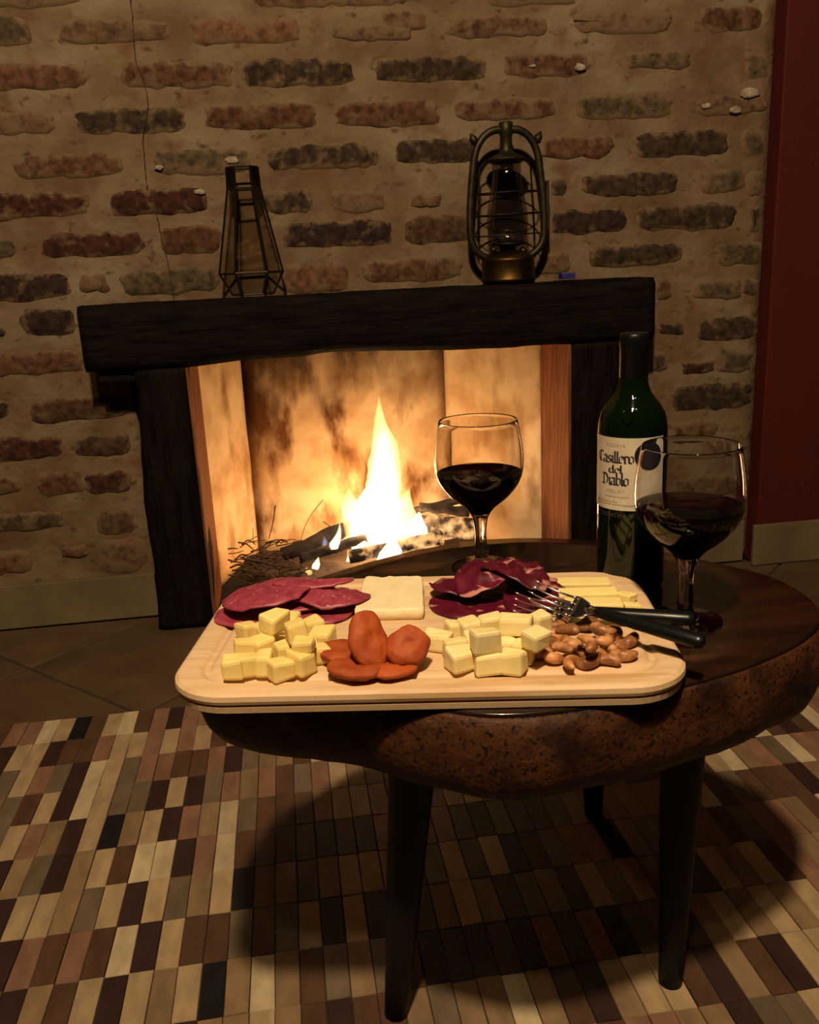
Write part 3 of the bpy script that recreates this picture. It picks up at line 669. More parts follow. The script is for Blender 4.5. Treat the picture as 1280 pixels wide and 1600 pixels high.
# ================================================================== TABLE
TZ = 0.46
table = thing('coffee_table', 'low round table cut from a tree trunk, mottled side, black legs', 'table', (0.21, -1.3, 0))
TOP = [(-0.100, -1.27), (-0.108, -1.345), (-0.068, -1.402), (0.02, -1.45), (0.09, -1.500), (0.157, -1.535), (0.25, -1.535), (0.335, -1.515), (0.40, -1.494), (0.465, -1.462), (0.515, -1.42),
       (0.543, -1.36), (0.540, -1.285), (0.505, -1.225), (0.455, -1.16), (0.40, -1.10), (0.33, -1.064), (0.264, -1.049), (0.203, -1.052), (0.107, -1.087), (0.014, -1.143), (-0.04, -1.185), (-0.08, -1.22)]
op = spline([Vector((x, y, 0)) for x, y in TOP+TOP[:1]], 6)[:-1]; NO = len(op); tc_ = Vector((0.21, -1.3, 0))
def slab(levels, m, name):
    bm = bmesh.new(); rings = []
    for off, z in levels:
        ring = []
        for i, p in enumerate(op):
            t = (op[(i+1) % NO]-op[i-1]).normalized(); n = Vector((t.y, -t.x, 0))
            q = p+n*off*(1+0.35*nz(p.x*6, p.y*6, 2)); dz = 0
            if z < TZ-0.012:
                q += n*(0.007*nz(p.x*13, p.y*13, z*10)+0.003*nz(p.x*40, p.y*40, z*40))
            ring.append(bm.verts.new((q.x-0.21, q.y+1.3, z+dz)))
        rings.append(ring)
    for a, b in zip(rings, rings[1:]):
        for i in range(NO): bm.faces.new((a[i], a[(i+1) % NO], b[(i+1) % NO], b[i]))
    return bm, rings
bm, rg = slab([(0.0, TZ-0.003), (-0.004, TZ), (-0.03, TZ)], M_tabletop, 'tabletop'); bm.faces.new(rg[-1]); bm.faces.new(rg[0][::-1]); obj('tabletop', bm, M_tabletop, table, True).cycles.is_caustics_receiver = True
bm, rg = slab([(0.0, TZ-0.0032), (0.003, TZ-0.006), (0.006, TZ-0.018), (0.009, TZ-0.036), (0.009, TZ-0.054), (0.005, TZ-0.070), (-0.003, TZ-0.082), (-0.014, TZ-0.088), (-0.05, TZ-0.090)], M_bark, 'trunk_side'); bm.faces.new(rg[-1][::-1]); bm.faces.new(rg[0]); obj('trunk_side', bm, M_bark, table, True)
for top, foot in (((0.105, -1.352), (0.064, -1.369)), ((0.400, -1.362), (0.386, -1.383)), ((0.375, -1.13), (0.409, -1.050))):
    bm = bmesh.new(); a = Vector((top[0]-0.21, top[1]+1.3, TZ-0.0905)); b = Vector((foot[0]-0.21, foot[1]+1.3, 0.0065))
    tube(bm, [a.lerp(b, k/8) for k in range(9)]+[b+Vector((0, 0, 0.0002))], [0.028-0.0145*k/8 for k in range(9)]+[0.0105], 20); obj('leg', bm, M_leg, table, True)

# ================================================================== BOARD
BR = math.radians(-10.5); U = Vector((math.cos(BR), math.sin(BR), 0)); V = Vector((-math.sin(BR), math.cos(BR), 0)); BC = Vector((0.1204, -1.374, 0))
bw, bd_, BTZ = 0.461, 0.289, 0.481
bt = thing('cutting_board', 'pale rectangular wooden serving board with juice groove and rounded corners', 'board', (BC.x, BC.y, TZ+0.0005), BR)
def rrect(w_, d_, r, n=10):
    out = []
    for cx, cy, a0 in ((w_/2-r, d_/2-r, 0), (-w_/2+r, d_/2-r, PI/2), (-w_/2+r, -d_/2+r, PI), (w_/2-r, -d_/2+r, 1.5*PI)):
        for i in range(n+1): a = a0+PI/2*i/n; out.append((cx+r*math.cos(a), cy+r*math.sin(a)))
    return out
bm = bmesh.new(); rings = []; h = BTZ-TZ-0.0005
for ins, z in ((0.006, 0), (0.003, 0.001), (0.002, 0.0068), (0.0042, 0.0076), (0.0042, 0.0088), (0.001, 0.0098), (0.0, 0.013), (0.0005, h-0.003), (0.0035, h-0.0005), (0.006, h), (0.021, h), (0.023, h-0.0008), (0.026, h-0.003), (0.030, h-0.003), (0.033, h-0.0008), (0.035, h)):
    rings.append([bm.verts.new((x, y, z)) for x, y in rrect(bw-2*ins, bd_-2*ins, max(0.012, 0.056-ins*0.8))])
n = len(rings[0])
for a, b in zip(rings, rings[1:]):
    for i in range(n): bm.faces.new((a[i], a[(i+1) % n], b[(i+1) % n], b[i]))
bm.faces.new(rings[0][::-1]); bm.faces.new(rings[-1])
obj('board_body', bm, M_board, bt)

# ================================================================== BOTTLE AND GLASSES
BP = Vector((0.3735, -1.2640, TZ+0.0005)); BRAD = 0.0372
view = math.atan2(CAM.y-BP.y, CAM.x-BP.x)
def on_bottle(s, z, r, a0): a = a0+s/BRAD; return Vector((r*math.cos(a), r*math.sin(a), z))
def bottle():
    t = thing('wine_bottle', 'dark green wine bottle with cream label standing behind the right glass', 'bottle', BP); t.scale = (1.012, 1.012, 0.985)
    bm = bmesh.new(); lathe(bm, [(0.015, 0.004), (0.031, 0.0), (0.0355, 0.002), (BRAD, 0.006), (BRAD, 0.185), (0.0362, 0.194), (0.0335, 0.204), (0.0285, 0.2125), (0.0225, 0.220), (0.018, 0.2275), (0.0155, 0.236), (0.0148, 0.246), (0.0148, 0.262)], 64); obj('glass_body', bm, M_bottle, t, True)
    bm = bmesh.new(); lathe(bm, [(0.0151, 0.2425), (0.0153, 0.243), (0.0150, 0.274), (0.0156, 0.2755), (0.0158, 0.285), (0.0152, 0.289), (0.0135, 0.2905), (0.010, 0.2895)], 48); obj('capsule', bm, M_caps, t, True)
    # paper label
    lc = view-math.radians(26)
    z0, z1 = 0.0985, 0.1805; span = math.radians(84); bm = bmesh.new(); g = []
    for i in range(49):
        k = i/48*2-1; g.append([])
        for j in range(9):
            zz0 = z0+0.002*abs(k)**3; z = zz0+(z1-zz0)*j/8; a = lc+k*span; g[-1].append(bm.verts.new(((BRAD+0.0004)*math.cos(a), (BRAD+0.0004)*math.sin(a), z)))
    for i in range(48):
        for j in range(8): bm.faces.new((g[i][j], g[i+1][j], g[i+1][j+1], g[i][j+1]))
    lab = obj('label', bm, M_label, t, True); lab.cycles.is_caustics_receiver = True
    # black-letter lettering: each letter a run of pen strokes with a slanted nib
    G = {'i': (0.26, [[(0, .86), (.1, .97), (.1, .14), (.22, .03)], [(.05, 1.28), (.15, 1.4)]]), 'l': (0.26, [[(0, 1.45), (.1, 1.55), (.1, .14), (.22, .03)]]),
         'a': (0.56, [[(0, .8), (.12, .97), (.4, .88)], [(.4, .95), (.4, .12), (.52, .03)], [(.4, .58), (.08, .45), (.03, .2), (.15, .04), (.4, .16)]]),
         's': (0.5, [[(.44, .85), (.25, .98), (.05, .8), (.08, .62), (.4, .4), (.42, .2), (.22, .03), (0, .15)]]),
         'e': (0.5, [[(.45, .14), (.24, .03), (.05, .2), (.05, .8), (.25, .97), (.43, .8), (.43, .6), (.07, .48)]]),
         'r': (0.46, [[(0, .86), (.1, .97), (.1, .1), (.16, .03)], [(.1, .78), (.28, .97), (.42, .84)]]),
         'o': (0.54, [[(.25, .97), (.04, .8), (.04, .2), (.25, .03), (.45, .2), (.45, .8), (.25, .97)]]),
         'd': (0.62, [[(.38, 1.45), (.46, 1.52), (.46, .14), (.56, .03)], [(.44, .85), (.25, .97), (.05, .8), (.05, .2), (.25, .03), (.44, .2)]]),
         'b': (0.54, [[(0, 1.45), (.08, 1.55), (.08, .15), (.25, .03), (.46, .2), (.46, .78), (.28, .96), (.08, .8)]]),
         'C': (0.86, [[(.76, 1.3), (.5, 1.5), (.15, 1.3), (.05, .8), (.15, .25), (.45, .03), (.78, .2)], [(.36, 1.4), (.36, .15)]]),
         'D': (0.95, [[(0, 1.35), (.3, 1.47), (.65, 1.3), (.84, .8), (.7, .25), (.35, .03), (0, .14)], [(.28, 1.4), (.28, .1)]])}
    def word(txt, s0, s1, z, xh, name):
        W = sum(G[c][0] for c in txt); k = (s1-s0)/W; bm = bmesh.new(); x = 0; nb = Vector((0.080, 0.055))
        for c in txt:
            for st in G[c][1]:
                st = [Vector(p) for p in st]
                for a, b in zip(st, st[1:]):
                    m_ = max(1, int((b-a).length/0.3))
                    for q in range(m_):
                        p0, p1 = a.lerp(b, q/m_), a.lerp(b, (q+1)/m_); d = (p1-p0).normalized()*0.03; pp = Vector((-d.y, d.x))
                        quad = [p0-nb-d-pp*0.5, p0+nb-d+pp*0.5, p1+nb+d+pp*0.5, p1-nb+d-pp*0.5]
                        bm.faces.new([bm.verts.new(on_bottle(s0+(x+v.x)*k, z+v.y*xh, BRAD+0.0007, view)) for v in quad])
            x += G[c][0]
        obj(name, bm, M_ink, lab)
    word('Casillero', -0.0425, 0.0025, 0.1522, 0.0085, 'lettering')
    word('del', -0.0255, -0.0095, 0.1408, 0.0058, 'lettering')
    word('Diablo', -0.0355, -0.0025, 0.1270, 0.0088, 'lettering')
    def plain(txt, s, z, size, m, name, par, r=BRAD+0.0007):
        cu = bpy.data.curves.new('print', 'FONT'); cu.body = txt; cu.size = size; cu.align_x = 'CENTER'; cu.space_character = 1.25
        o = bpy.data.objects.new('print', cu); COL.objects.link(o); dg = bpy.context.evaluated_depsgraph_get()
        me = bpy.data.meshes.new_from_object(o.evaluated_get(dg)); bpy.data.objects.remove(o)
        for v in me.vertices: v.co = on_bottle(s+v.co.x, z+v.co.y, r, view)
        me.materials.clear(); me.materials.append(m); link(name, me, par)
    plain('RESERVA', -0.018, 0.1705, 0.0048, M_faint, 'lettering', lab)
    plain('MERLOT', -0.018, 0.1185, 0.0048, M_faint, 'lettering', lab)
    for zz, a0, a1 in ((0.1135, -0.030, -0.004), (0.1075, -0.045, -0.016), (0.1045, -0.045, 0.012), (0.1035, -0.008, 0.015)):
        bm = bmesh.new(); s = a0
        while s < a1:
            l = R.uniform(0.0012, 0.0032)
            bm.faces.new([bm.verts.new(on_bottle(q, z_, BRAD+0.0007, view)) for q, z_ in ((s, zz), (s+l, zz), (s+l, zz+0.0011), (s, zz+0.0011))]); s += l+0.0008
        obj('fine_print', bm, M_faint, lab)
    plain('CONCHA Y TORO', -0.005, 0.0905, 0.0062, M_dimgold, 'lettering', t, BRAD+0.0003)
    # round dark seal on the label and the embossed shield on the shoulder
    a = view+math.radians(27); bm = bmesh.new(); lathe(bm, [(0.0150, 0), (0.0150, 0.0008), (0.0138, 0.0012), (0.0128, 0.0008), (0.0, 0.0010)], 32)
    for v in bm.verts:
        s, zz, hh = v.co.x, v.co.y, v.co.z; q = on_bottle(s, 0.1610+zz, BRAD+0.0005+hh, a); v.co = q
    obj('seal', bm, M_seal, t, True)
    a = view-math.radians(8); bm = bmesh.new()
    tube(bm, [Vector((0.0305*math.cos(a+q), 0.0305*math.sin(a+q), z)) + Vector((math.cos(a), math.sin(a), 0))*e for q, z, e in ((math.cos(2*PI*i/20)*0.20, 0.2055+math.sin(2*PI*i/20)*0.0062, 0.0028-0.0058*math.sin(2*PI*i/20)) for i in range(20))], 0.0006, 5, True)
    obj('embossed_ring', bm, M_bottle, t, True)
bottle()
def glass(loc, label, lvl):
    t = thing('wine_glass', label, 'glass', loc, 0, 'balloon glasses of red wine')
    outer = [(0.0, 0.0), (0.036, 0.0), (0.0375, 0.0012), (0.036, 0.0024), (0.020, 0.0045), (0.0105, 0.0085), (0.0078, 0.013), (0.0086, 0.019), (0.0076, 0.026), (0.0070, 0.042), (0.0080, 0.056), (0.0112, 0.067), (0.0190, 0.0775), (0.034, 0.090), (0.0462, 0.105), (0.0522, 0.119), (0.0540, 0.133), (0.0532, 0.150), (0.0502, 0.169), (0.0475, 0.184)]
    inner = [(0.0471, 0.1846), (0.0467, 0.184), (0.0495, 0.169), (0.0525, 0.150), (0.0533, 0.133), (0.0515, 0.1193), (0.0455, 0.1056), (0.0332, 0.0910), (0.0175, 0.0790), (0.0085, 0.0718), (0.0, 0.0695)]
    pr = spline([Vector((r, 0, z)) for r, z in outer[1:]], 3); pi = spline([Vector((r, 0, z)) for r, z in inner], 3)
    bm = bmesh.new(); lathe(bm, [(0, 0)]+[(max(p.x, 0), p.z) for p in pr]+[(max(p.x, 0), p.z) for p in pi[:-1]]+[(0, 0.0695)], 56, capb=False, capt=False); g_ = obj('glass_shell', bm, M_glass, t, True); g_.cycles.is_caustics_caster = True
    w_ = [(max(0, p.x+0.0003), p.z-0.0002) for p in pi if p.z < lvl][::-1]; rl = w_[-1][0]
    bm = bmesh.new(); lathe(bm, [(0, 0.0690)]+[q for q in w_ if q[0] > 0.001]+[(rl, lvl), (rl-0.0010, lvl+0.0002), (0, lvl+0.0002)], 56, capb=False, capt=False); obj('wine', bm, M_wine, t, True)
    return t
glass((0.3866, -1.3831, TZ+0.0005), 'wine glass in front of the bottle, near table edge, half full of red wine', 0.124)
glass((0.2215, -1.1600, TZ+0.0005), 'wine glass standing alone before the fire, behind the cured meat, holding red wine', 0.121)

# ================================================================== FOOD
def onboard(px, py, h=0.0): return onz(px, py, BTZ+h)
# --- thin slices of meat
def slice_bm(a, b, th, fn, seed, rag=0.05):
    bm = bmesh.new(); S, K = 36, 9; top, bot = [], []
    for lay, off in ((top, th/2), (bot, -th/2)):
        lay.append([bm.verts.new((0, 0, fn(0, 0)+off))])
        for k in range(1, K+1):
            q = k/K; ring = []
            for i in range(S):
                t = 2*PI*i/S; rr = q*(1+rag*nz(math.cos(t)*2+seed, math.sin(t)*2, 1)); e = 0.6 if k == K else 1
                x, y = math.cos(t)*a*rr, math.sin(t)*b*rr; ring.append(bm.verts.new((x, y, fn(x, y)+off*e)))
            lay.append(ring)
    for lay in (top, bot):
        for i in range(S):
            bm.faces.new((lay[0][0], lay[1][i], lay[1][(i+1) % S]))
            for k in range(1, K): bm.faces.new((lay[k][i], lay[k+1][i], lay[k+1][(i+1) % S], lay[k][(i+1) % S]))
    for i in range(S): bm.faces.new((top[K][i], bot[K][i], bot[K][(i+1) % S], top[K][(i+1) % S]))
    return bm
def meat(name, m, px, py, h, a, b, rot, label, cat, group, th=0.002, bend=0.0, bx_=0.0, tx=0.0, ty=0.0, rip=0.002, seed=0, floor_=0.0015, rag=0.05):
    p = onboard(px, py, h)
    def fn(x, y):
        z = h+tx*x+ty*y+bend*(1-(y/b)**2)*1.0+bx_*(1-(x/a)**2)+rip*nz(x*60+seed, y*60, 3)+rip*0.6*nz(x*130+seed, y*75, 7)
        return max(z, floor_+0.0006*nz(x*90, y*90, seed))
    o = obj(name, slice_bm(a, b, th, fn, seed, rag), m, None, True, loc=(p.x, p.y, BTZ), rot=(0, 0, rot)); return tag(o, label, cat, group)
SG = 'salami slices on the board'
meat('salami_slice', M_salami, 398, 958, 0.002, 0.042, 0.038, 0.1, 'bottom salami slice peeking out at the front left of its pile', 'salami', SG, th=0.003, seed=1)
meat('salami_slice', M_salami, 462, 958, 0.002, 0.040, 0.034, -0.1, 'salami slice at the front middle of its pile, touching the cheese cubes', 'salami', SG, th=0.003, seed=2)
meat('salami_slice', M_salami, 508, 952, 0.002, 0.034, 0.042, -0.2, 'salami slice at the front right end of its pile', 'salami', SG, th=0.003, bend=0.003, seed=3)
meat('salami_slice', M_salami, 420, 936, 0.012, 0.049, 0.050, 0.35, 'large domed salami slice on the left of its pile', 'salami', SG, th=0.003, bend=0.007, bx_=0.006, ty=-0.12, tx=0.10, seed=4, rip=0.003, floor_=0.0055)
meat('salami_slice', M_salami, 470, 944, 0.008, 0.030, 0.026, 0.0, 'small salami slice in the middle of its pile under its neighbours', 'salami', SG, th=0.003, bend=0.004, ty=-0.10, seed=5, floor_=0.0052)
meat('salami_slice', M_salami, 512, 934, 0.012, 0.047, 0.036, -0.45, 'large salami slice on the right of its pile, nearest the white cheese', 'salami', SG, th=0.003, bend=0.009, ty=-0.10, tx=-0.12, seed=6, rip=0.003, floor_=0.0058)
meat('salami_slice', M_salami, 490, 917, 0.020, 0.044, 0.020, -0.15, 'narrow folded salami slice at the back of its pile', 'salami', SG, th=0.003, bend=0.007, ty=-0.25, seed=7, floor_=0.0165)
CG = 'cured meat slices on the board'
meat('cured_meat_slice', M_coppa, 722, 944, 0.002, 0.034, 0.040, 0.2, 'dark red cured meat slice at the lower left of its pile', 'cured meat', CG, seed=11, rip=0.003)
meat('cured_meat_slice', M_coppa, 780, 946, 0.002, 0.046, 0.036, -0.15, 'dark red cured meat slice at the lower front of its pile, by the cubes', 'cured meat', CG, seed=12, rip=0.003)
meat('cured_meat_slice', M_coppa, 840, 935, 0.003, 0.034, 0.048, -0.6, 'cured meat slice with pale fat beside the fork tines', 'cured meat', CG, bend=0.006, seed=13, rip=0.004)
meat('cured_meat_slice', M_coppa, 722, 918, 0.008, 0.036, 0.032, 0.25, 'cured meat slice with white fat at the upper left of its pile', 'cured meat', CG, bend=0.007, seed=14, rip=0.004, floor_=0.005)
meat('cured_meat_slice', M_coppa, 765, 910, 0.014, 0.032, 0.050, -0.75, 'cured meat slice folded upright in the middle of its pile', 'cured meat', CG, bend=0.016, seed=15, rip=0.006, floor_=0.008)
meat('cured_meat_slice', M_coppa, 800, 904, 0.018, 0.030, 0.050, 0.5, 'topmost cured meat slice, crumpled into the peak of its pile', 'cured meat', CG, bend=0.014, seed=16, rip=0.009, floor_=0.012, tx=-0.1)
meat('cured_meat_slice', M_coppa, 832, 914, 0.010, 0.036, 0.032, -0.5, 'cured meat slice sloping down right towards the cheese sticks', 'cured meat', CG, bend=0.008, seed=17, rip=0.005, floor_=0.007, tx=-0.25)

# --- cheeses
def chunk(sx, sy, sz, seed, jit=0.15, bev=0.0032):
    bm = bmesh.new(); bmesh.ops.create_cube(bm, size=1)
    for i, v in enumerate(bm.verts):
        rr = random.Random(seed*31+i); v.co = Vector((v.co.x*sx*(1+rr.uniform(-jit, jit)), v.co.y*sy*(1+rr.uniform(-jit, jit)), (v.co.z+0.5)*sz*(1+(rr.uniform(-jit, jit) if v.co.z > 0 else 0))))
    bmesh.ops.bevel(bm, geom=list(bm.edges), offset=bev, segments=2, affect='EDGES', profile=0.55); return bm
def cube(name, m, px, py, lay, rz, label, group, s=(0.020, 0.020, 0.018), tilt=(0, 0), seed=0, h=0.0):
    z = BTZ+0.0006+lay*0.0185+h; p = onz(px, py, z+s[2]/2)
    bm = chunk(*s, seed)
    if tilt != (0, 0):
        bmesh.ops.rotate(bm, verts=bm.verts, cent=(0, 0, 0), matrix=Matrix.Rotation(tilt[0], 3, 'X') @ Matrix.Rotation(tilt[1], 3, 'Y'))
        mz = min(v.co.z for v in bm.verts)
        for v in bm.verts: v.co.z -= mz
    return tag(obj(name, bm, m, None, False, loc=(p.x, p.y, z), rot=(0, 0, rz)), label, 'cheese', group)
LG = 'yellow cheese cubes, left pile'
LC = [(364, 1043, 0, -0.1, 'yellow cheese cube set apart at the far left front of its pile'),
      (391, 1039, 0, 0.1, 'yellow cheese cube second from the left in the front row of the left pile'),
      (414, 1036, 0, -0.15, 'upright yellow cheese cube third from the left in the front row of the left pile', (0.015, 0.020, 0.021)),
      (438, 1045, 0, 0.5, 'foremost yellow cheese cube of the left pile, turned cornerwise'),
      (472, 1034, 0, 0.7, 'yellow cheese cube at the right end of the front row, near the apricots', (0.020, 0.020, 0.022)),
      (447, 1018, 0, 0.2, 'yellow cheese cube behind the foremost one in the left pile'),
      (384, 1012, 0, 0.1, 'yellow cheese cube on the left flank of the left pile'),
      (411, 1010, 0, 0.35, 'yellow cheese cube at the heart of the left pile'),
      (388, 986, 0, 0.6, 'flat yellow cheese cube at the back left of the left pile'),
      (419, 987, 0, 0.2, 'yellow cheese cube under the topmost chunk of the left pile'),
      (428, 972, 1, 0.8, 'topmost yellow cheese chunk of the left pile, against the salami', (0.026, 0.020, 0.018)),
      (464, 989, 1, 0.15, 'yellow cheese cube raised on the second layer right of the topmost chunk'),
      (473, 1008, 1, -0.3, 'yellow cheese cube on the second layer above the right front cube', (0.020, 0.018, 0.012)),
      (489, 979, 0, 0.4, 'yellow cheese cube at the back right of the left pile'),
      (504, 997, 0, -0.35, 'yellow cheese cube on the right edge of the left pile, above the apricots'),
      (501, 1020, 0, 0.2, 'yellow cheese cube at the lower right of the left pile, touching an apricot', (0.017, 0.020, 0.016)),
      (453, 972, 0, -0.3, 'yellow cheese cube behind the topmost chunk, touching the salami'),
      (478, 1010, 0, 0.1, 'yellow cheese cube under the second layer at the right of the left pile')]
for i, c in enumerate(LC):
    cube('cheese_cube', M_cheese, c[0], c[1], c[2], c[3], c[4], LG, c[5] if len(c) > 5 else (0.0205, 0.0205, 0.018), (R.uniform(-.12, .12), R.uniform(-.12, .12)) if c[2] else (0, 0), i+1)
RG = 'pale cheese cubes, right pile'
RC = [(685, 1001, 0, -0.5, 'pale cheese cube at the far left of the right pile', (0.026, 0.018, 0.017)),
      (709, 985, 0, 0.2, 'small pale cheese cube at the back left of the right pile', (0.016, 0.017, 0.019)),
      (711, 1012, 0, 0.1, 'pale cheese cube with a bright upper edge, left of the front row', (0.022, 0.016, 0.017)),
      (723, 1028, 0, 0.3, 'large pale cheese cube at the left front corner of the right pile', (0.028, 0.020, 0.020)),
      (734, 984, 0, 0.4, 'pale cheese cube second from left at the back of the right pile', (0.021, 0.020, 0.021)),
      (758, 1001, 1, 0.1, 'topmost pale cheese cube in the middle of the right pile', (0.026, 0.021, 0.020)),
      (763, 1035, 0, 0.0, 'pale cheese cube at the middle of the front row of the right pile', (0.024, 0.020, 0.018)),
      (766, 981, 0, -0.1, 'pale cheese cube third from left at the back of the right pile', (0.022, 0.019, 0.022)),
      (792, 1014, 0, 0.1, 'pale cheese cube with a bright edge between the topmost cube and the right front cube', (0.018, 0.018, 0.019)),
      (802, 1033, 0, -0.5, 'pale cheese cube at the right front corner of the right pile', (0.022, 0.019, 0.021)),
      (820, 1016, 0, -0.5, 'pale cheese cube right of centre, beside the cashews', (0.020, 0.024, 0.019)),
      (808, 977, 1, -0.45, 'large pale cheese chunk tilted at the back right under the fork', (0.031, 0.019, 0.017)),
      (836, 999, 1, 0.6, 'pale cheese cube leaning over the cashews on the right edge', (0.023, 0.018, 0.017)),
      (843, 978, 0, 0.5, 'pale cheese cube at the back right end beside the fork tines', (0.022, 0.018, 0.023)),
      (794, 995, 0, 0.2, 'small pale cheese piece tucked behind the bright-edged cube', (0.016, 0.014, 0.014)),
      (785, 978, 0, 0.1, 'pale cheese cube at the back, half hidden behind its neighbours', (0.018, 0.018, 0.018)),
      (742, 1004, 0, 0.05, 'pale cheese cube beneath the topmost cube on its left', (0.020, 0.020, 0.0175)),
      (770, 1010, 0, 0.0, 'pale cheese cube beneath the topmost cube on its right', (0.018, 0.018, 0.0175)),
      (838, 1004, 0, 0.3, 'pale cheese cube under the leaning one at the right edge', (0.018, 0.018, 0.0175)),
      (812, 988, 0, 0.2, 'pale cheese cube under the large tilted chunk', (0.018, 0.016, 0.0175))]
for i, c in enumerate(RC):
    cube('cheese_cube', M_cheese2, c[0], c[1], c[2], c[3], c[4], RG, c[5], (R.uniform(-.15, .15), R.uniform(-.15, .15)) if c[2] else (0, 0), i+40)
# white block
q = [onboard(*c, 0.010) for c in ((553, 957), (663, 955), (661, 903), (570, 903))]; cen = sum(q, Vector())/4
bm = bmesh.new(); NS = 14
tops = []
for zi, (z, sh) in enumerate(((0.0008, 0.97), (0.004, 1.0), (0.010, 1.0), (0.0125, 0.955))):
    ring = []
    for e in range(4):
        for k in range(NS):
            t = k/NS; p = q[e].lerp(q[(e+1) % 4], t); d = p-cen; ed = min(t, 1-t)
            f = sh*(1-0.03*max(0, 0.08-ed)/0.08); f += 0.022*nz(p.x*160, p.y*160, zi*0.7)
            if e == 2 and abs(t-0.66) < 0.07: f -= 0.06
            ring.append(bm.verts.new((d.x*f, d.y*f, z+(0.0012*nz(p.x*90, p.y*90, 5) if zi > 1 else 0))))
    tops.append(ring)
for a, b in zip(tops, tops[1:]):
    for i in range(len(a)): bm.faces.new((a[i], a[(i+1) % len(a)], b[(i+1) % len(a)], b[i]))
bm.faces.new(tops[0][::-1]); r = bmesh.ops.inset_region(bm, faces=[bm.faces.new(tops[-1])], thickness=0.006)
tag(obj('cheese_slab', bm, M_white, None, True, loc=(cen.x, cen.y, BTZ+0.0002)), 'flat white cheese slab lying between salami and cured meat', 'cheese')
# sticks
for i, (x0, y0, x1, y1, h, lb) in enumerate(((870, 914, 952, 913, 0.006, 'butter-yellow cheese stick farthest back, by the board corner'), (872, 930, 965, 928, 0.005, 'butter-yellow cheese stick second from the back'), (882, 946, 972, 945, 0.004, 'butter-yellow cheese stick nearest the forks'))):
    a, b = onboard(x0, y0, 0.008), onboard(x1, y1, 0.008); c = (a+b)/2; L_ = (b-a).length
    bm = chunk(L_, 0.022, 0.012, 90+i, 0.05, 0.0015)
    tag(obj('cheese_stick', bm, M_stick, None, False, loc=(c.x, c.y, BTZ+0.0006), rot=(0, 0, math.atan2((b-a).y, (b-a).x))), lb, 'cheese', 'cheese sticks by the corner')
for i, (x, y, lb) in enumerate(((974, 934, 'small yellow cheese end piece right of the sticks'), (983, 950, 'crumb of yellow cheese lying right of the sticks by the fork handle'))):
    bm = chunk(0.012, 0.018, 0.008, 95+i, 0.2, 0.0015); p = onboard(x, y, 0.004)
    tag(obj('cheese_piece', bm, M_stick, None, False, loc=(p.x+0.003, p.y, BTZ+0.0006), rot=(0, 0, 0.5+i)), lb, 'cheese', 'cheese sticks by the corner')

# --- dried apricots
def apricot(px, py, h, a, b, th, rot, label, seed):
    p = onboard(px, py, h)
    bm = bmesh.new(); bmesh.ops.create_icosphere(bm, subdivisions=4, radius=1)
    for v in bm.verts:
        x, y, z = v.co; an = math.atan2(y, x); rr = 1+0.07*math.cos(2*an+seed)+0.10*nz(math.cos(an)*1.8+seed, math.sin(an)*1.8, 2)
        e = math.sqrt(x*x+y*y); zz = (abs(z)**0.75)*(1 if z > 0 else -1)
        dent = -0.35*math.exp(-((x*0.9)**2+(y*1.4)**2)*5) if z > 0 else 0
        v.co = Vector((x*a*rr, y*b*rr, (zz+dent)*th/2*(1+0.25*nz(x*2.2+seed, y*2.2, z*2))+0.0012*nz(x*5+seed, y*5, z*5)+0.003*(x*x)*math.sin(seed)))
    M3 = Matrix.Rotation(rot[2], 3, 'Z') @ Matrix.Rotation(rot[0], 3, 'X') @ Matrix.Rotation(rot[1], 3, 'Y')
    bmesh.ops.rotate(bm, verts=bm.verts, cent=(0, 0, 0), matrix=M3)
    return tag(obj('dried_apricot', bm, M_apricot, None, True, loc=(p.x, p.y, BTZ+h)), label, 'fruit', 'dried apricots')
apricot(533, 1020, 0.0085, 0.0195, 0.026, 0.014, (0, 0, 0.3), 'dried apricot at the left, touching the yellow cubes', 1)
apricot(556, 1043, 0.0080, 0.0255, 0.024, 0.013, (0, 0, 0.5), 'dried apricot lying foremost on the board', 2.2)
apricot(612, 1040, 0.0070, 0.026, 0.022, 0.011, (0, 0, 0.1), 'lighter orange dried apricot lying flat at the right front', 3.1)
apricot(637, 1009, 0.0230, 0.0205, 0.019, 0.017, (0.75, 0.1, -0.2), 'dried apricot propped up at the right of its heap', 4.4)
apricot(577, 999, 0.0300, 0.0185, 0.028, 0.017, (1.0, 0.0, 0.55), 'large dried apricot standing up on top of its heap', 5.2)
apricot(585, 1022, 0.0075, 0.020, 0.020, 0.012, (0, 0, 1.0), 'dried apricot hidden beneath the upright one', 6.3)

